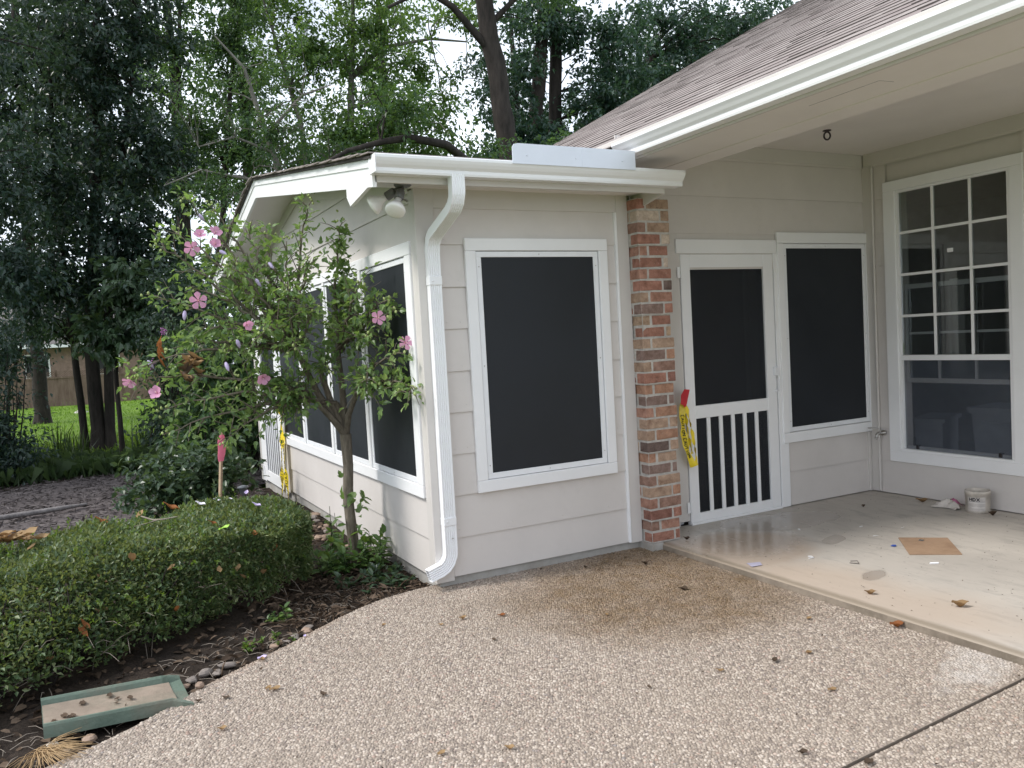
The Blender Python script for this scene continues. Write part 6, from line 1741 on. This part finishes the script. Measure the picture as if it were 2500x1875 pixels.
for a in (("leafy_plant", "tall pale green leafy plant left of the tree trunk", -.34, 1.15, 9, .42, .05, .075, LF_LOW), ("leafy_plant", "low leafy plant directly below the tree trunk", -.27, .80, 20, .20, .09, .08, LF_LOW), ("leafy_plant", "leafy plant right of the tree trunk by the wall", -.13, .85, 10, .26, .05, .075, LF_LOW),
          ("leafy_plant", "dark leafy plant left below the tree trunk", -.47, .85, 16, .16, .08, .07, LF_HIB), ("leafy_plant", "low dark leaves near the downspout foot", -.17, .42, 14, .07, .08, .06, LF_SHRUB), ("leafy_plant", "low dark leaves in front of the tree foot", -.36, .50, 14, .09, .08, .06, LF_SHRUB)):
    rosette(*a, LP)
for a in (("weed", "small bright weed under the hedge's right end", -.94, .05, 4, .11, .015, .05, LF_LOW), ("weed", "spindly weed by the row of stones", -1.20, -.26, 4, .07, .012, .035, LF_WEED), ("weed", "tiny weed pair right of the spindly weed", -1.07, -.20, 5, .05, .03, .03, LF_WEED)):
    rosette(*a, "small weeds along the bed edge")
# leaf litter and twigs over the bed; bark chips on the bare strip
n1 = 3300
pts = np.column_stack([NP.uniform(-3.2, -.02, n1), NP.uniform(-1.6, 3.2, n1), np.zeros(n1)])
edge_y = np.interp(pts[:, 0], [p[0] for p in edge_c], [p[1] for p in edge_c])
pts = pts[pts[:, 1] > edge_y+.03]
pts[:, 2] = [ground_z(a, b)+.012+NP.uniform(0, .02) for a, b, _ in pts]
dd = unit(len(pts)); dd[:, 2] *= .30
v1 = leaf_arrays(pts, dd, NP.uniform(.025, .075, len(pts)), LEAF_OVAL, roll=.7)
n2 = 1500
pts = np.column_stack([NP.uniform(-1.0, -.02, n2), NP.uniform(-.1, 1.0, n2), np.zeros(n2)])
edge_y = np.interp(pts[:, 0], [p[0] for p in edge_c], [p[1] for p in edge_c])
pts = pts[pts[:, 1] > edge_y+.02]; pts[:, 2] = [ground_z(a, b)+.015+NP.uniform(0, .03) for a, b, _ in pts]
dd = unit(len(pts)); dd[:, 2] *= .35
v2 = leaf_arrays(pts, dd, NP.uniform(.03, .085, len(pts)), LEAF_LANCE, roll=.8)
v, f = join_arrays([v1, v2])
np_obj("leaf_litter", v, f, LITTER, kind="stuff")["label"] = "dead leaves covering the planting bed"
tw = MB()
for k in range(260):
    x = RNG.uniform(-2.4, -.1); y = np.interp(x, [p[0] for p in edge_c], [p[1] for p in edge_c]) + RNG.uniform(.03, .55)
    a = RNG.uniform(0, 3.14); l_ = RNG.uniform(.03, .13); z = ground_z(x, y)+.02
    tw.tube([(x, y, z), (x+math.cos(a)*l_*.5, y+math.sin(a)*l_*.5, z+.012), (x+math.cos(a)*l_, y+math.sin(a)*l_, z+.004)], [.0018, .0016, .001], 3, cap=False)
tw.build("fallen_twigs", TWIG, kind="stuff")
n3 = 9000
pts = np.column_stack([NP.uniform(-5.5, .8, n3), NP.uniform(2.7, 8.8, n3), np.zeros(n3)])
pts[:, 2] = [ground_z(a, b)+.018+NP.uniform(0, .02) for a, b, _ in pts]
pts = pts[(pts[:, 0] < -.1) | (pts[:, 1] > 5.8)]
dd = unit(len(pts)); dd[:, 2] *= .25
v, f = leaf_arrays(pts, dd, NP.uniform(.04, .11, len(pts)), LEAF_LANCE, roll=.6)
np_obj("bark_chips", v, f, M_leaf("bark_chip", [(.05, .042, .044), (.11, .095, .095), (.20, .175, .17)], .02, .9, None, .15), kind="stuff")
tag(MB().tube([(-2.9, 5.3, .06), (-2.6, 5.42, .05), (-2.2, 5.46, .06), (-1.95, 5.6, .05)], [.026, .03, .026, .015], 8).build("dead_branch", M_bark("grey_dead_wood", (.12, .11, .11), (.26, .24, .235), 20)), "grey dead branch lying on the bare mulch strip", "branch")

# ------------------------------------------------------------------ stake, path light, caution tape
t = thing("survey_stake", "thin wooden stake with a pink ribbon behind the hedge", "stake", (-.87, 2.9, .0))
d0, d1 = Vector((-.915, 2.9, -.02)), Vector((-.828, 2.9, .95))
MB().tube([d0, d1], [.016, .016], 4, smooth=False).build("shaft", STAKEW, t)
rb = MB(); V = []
c0 = d0.lerp(d1, .975); c1 = d0.lerp(d1, .735)
for i in range(9):
    u = i/8; c_ = c0.lerp(c1, u); w_ = .020 + .016*math.sin(math.pi*min(1, u*1.05))
    V += [tuple(c_ + Vector((-w_-.006*math.sin(u*9), -.022, 0))), tuple(c_ + Vector((0, -.034, .004))), tuple(c_ + Vector((w_, -.020, .003*math.sin(u*7))))]
rb.add(V, [(i*3+j, i*3+j+1, i*3+j+4, i*3+j+3) for i in range(8) for j in range(2)], 0, True)
rb.lathe([(.022, -.012), (.024, 0), (.022, .012)], d0.lerp(d1, .86), (d1-d0), 8)
rb.build("ribbon", PINKR, t)
t = thing("path_light", "small grey capped path light behind the hedge", "path light", (-.60, 3.1, .05))
MB().lathe([(.012, 0), (.012, .34), (.030, .35), (.034, .40), (.048, .402), (.050, .412), (.02, .424), (0, .426)], (-.68, 2.9, .03), (0, 0, 1), 14).build("lamp", M_plain("grey_plastic", (.16, .17, .18), .5), t)

FONT = {'C': [((1, .85), (.75, 1)), ((.75, 1), (.25, 1)), ((.25, 1), (0, .75)), ((0, .75), (0, .25)), ((0, .25), (.25, 0)), ((.25, 0), (.75, 0)), ((.75, 0), (1, .15))],
        'A': [((0, 0), (.5, 1)), ((.5, 1), (1, 0)), ((.2, .35), (.8, .35))], 'U': [((0, 1), (0, .2)), ((0, .2), (.3, 0)), ((.3, 0), (.7, 0)), ((.7, 0), (1, .2)), ((1, .2), (1, 1))],
        'T': [((0, 1), (1, 1)), ((.5, 1), (.5, 0))], 'I': [((.5, 0), (.5, 1))], 'O': [((.25, 0), (.75, 0)), ((.75, 0), (1, .3)), ((1, .3), (1, .7)), ((1, .7), (.75, 1)), ((.75, 1), (.25, 1)), ((.25, 1), (0, .7)), ((0, .7), (0, .3)), ((0, .3), (.25, 0))],
        'N': [((0, 0), (0, 1)), ((0, 1), (1, 0)), ((1, 0), (1, 1))]}
def tape_strip(pts, wdir, wid, text=None, t0=.12, lh=.6, parent=None, twist=None, flip=1, step=None, names=("strip", "lettering")):
    """a hanging ribbon through pts; wdir is its width direction, text runs along it"""
    P_ = [Vector(p) for p in pts]
    L_ = [0]
    for a, b in zip(P_, P_[1:]): L_.append(L_[-1]+(b-a).length)
    tot = L_[-1]
    def at_(s_):
        s_ = min(max(s_, 0), tot-1e-6)
        for i in range(len(P_)-1):
            if s_ <= L_[i+1]:
                u = (s_-L_[i])/(L_[i+1]-L_[i]); return P_[i].lerp(P_[i+1], u)
        return P_[-1]
    W = Vector(wdir).normalized()
    n_ = 26; V = []
    nrm = None
    for i in range(n_+1):
        s_ = tot*i/n_; c_ = at_(s_); tg = (at_(s_+.01)-at_(s_-.01)).normalized()
        ang = (twist or 0)*math.sin(i*.55)
        w_ = (W - tg*W.dot(tg)).normalized(); nn = tg.cross(w_)
        w2 = (w_*math.cos(ang) + nn*math.sin(ang))
        for k in (-1, -.33, .33, 1):
            V.append(c_ + w2*k*wid/2 + nn*(.004*math.sin(i*1.3+k*4)))
    m = MB().add(V, [(i*4+j, i*4+j+1, (i+1)*4+j+1, (i+1)*4+j) for i in range(n_) for j in range(3)], 0, True)
    o = m.build(names[0], YELL, parent)
    if text:
        m = MB(); s0 = t0; h_ = wid*lh
        for ch in text:
            if ch == ' ': s0 += h_*.6; continue
            for (a, b) in FONT[ch]:
                q = []
                for (px_, py_) in (a, b):
                    s_ = s0 + px_*h_*.62; c_ = at_(s_); tg = (at_(s_+.01)-at_(s_-.01)).normalized()
                    w_ = (W - tg*W.dot(tg)).normalized(); nn = tg.cross(w_)
                    ang = (twist or 0)*math.sin(s_/tot*n_*.55); w2 = (w_*math.cos(ang)+nn*math.sin(ang))
                    q.append(c_ + w2*((py_-.5)*h_*flip) + nn*(-.004 if nn.dot(c_-cam_p) > 0 else .004))
                m.tube(q, .0026, 4)
            s0 += h_*.95
            if s0 > tot-.02: break
        m.build(names[1], BLACK, parent, kind="stuff")
    return o
t = thing("caution_tape", "yellow caution tape with a red tag hanging on the porch door frame", "caution tape", (2.06, .06, 1.10))
tape_strip([(2.058, .085, 1.085), (2.036, .075, 1.0), (2.034, .07, .88), (2.060, .065, .73), (2.110, .06, .605)], (1, -.15, .1), .048, "CAUTION CAUTION", .09, .50, t, .55)
tape_strip([(2.066, .080, 1.085), (2.092, .070, .98), (2.112, .06, .85), (2.130, .055, .72), (2.128, .05, .615)], (1, .5, 0), .030, None, parent=t, twist=.8)
tape_strip([(2.068, .090, 1.085), (2.080, .085, .95), (2.098, .085, .82), (2.120, .08, .70)], (.4, 1, 0), .024, None, parent=t, twist=1.0)
MB().lathe([(.004, -.03), (.016, -.01), (.014, .012), (.006, .03)], (2.066, .075, 1.09), (0, 0, 1), 10).build("knot", YELL, t)
V = [(2.050, .050, 1.192), (2.106, .062, 1.183), (2.084, .058, 1.125), (2.068, .055, 1.082), (2.056, .05, 1.064), (2.036, .045, 1.056), (2.030, .045, 1.075), (2.002, .04, 1.082), (2.006, .04, 1.150)]
MB().add(V + [(a, b+.004, c_) for a, b, c_ in V], [tuple(range(9)), tuple(range(9, 18))[::-1]] + [(i, (i+1) % 9, 9+(i+1) % 9, 9+i) for i in range(9)]).build("red_tag", REDT, t)

t = thing("caution_tape", "long yellow caution tape knotted on the far screen door by the gable wall", "caution tape", (-.05, 4.13, 1.05))
tape_strip([(-.055, 4.10, 1.06), (-.06, 4.075, .90), (-.06, 4.12, .74), (-.065, 4.15, .55), (-.06, 4.22, .35), (-.06, 4.30, .06)], (0, 1, 0), .075, "CAUTION CAUTION CAUTION", .30, .55, t, .35)
tape_strip([(-.060, 4.08, 1.06), (-.07, 4.05, .85), (-.07, 4.02, .62), (-.07, 4.00, .40), (-.06, 3.98, .06)], (0, 1, .1), .085, "CAUTION CAUTION CAUTION", .36, .55, t, .3)
m = MB().lathe([(.012, -.09), (.034, -.05), (.040, 0), (.034, .04), (.014, .06)], (-.06, 4.09, 1.06), (0, -.1, 1), 10)
m.build("knot", YELL, t)
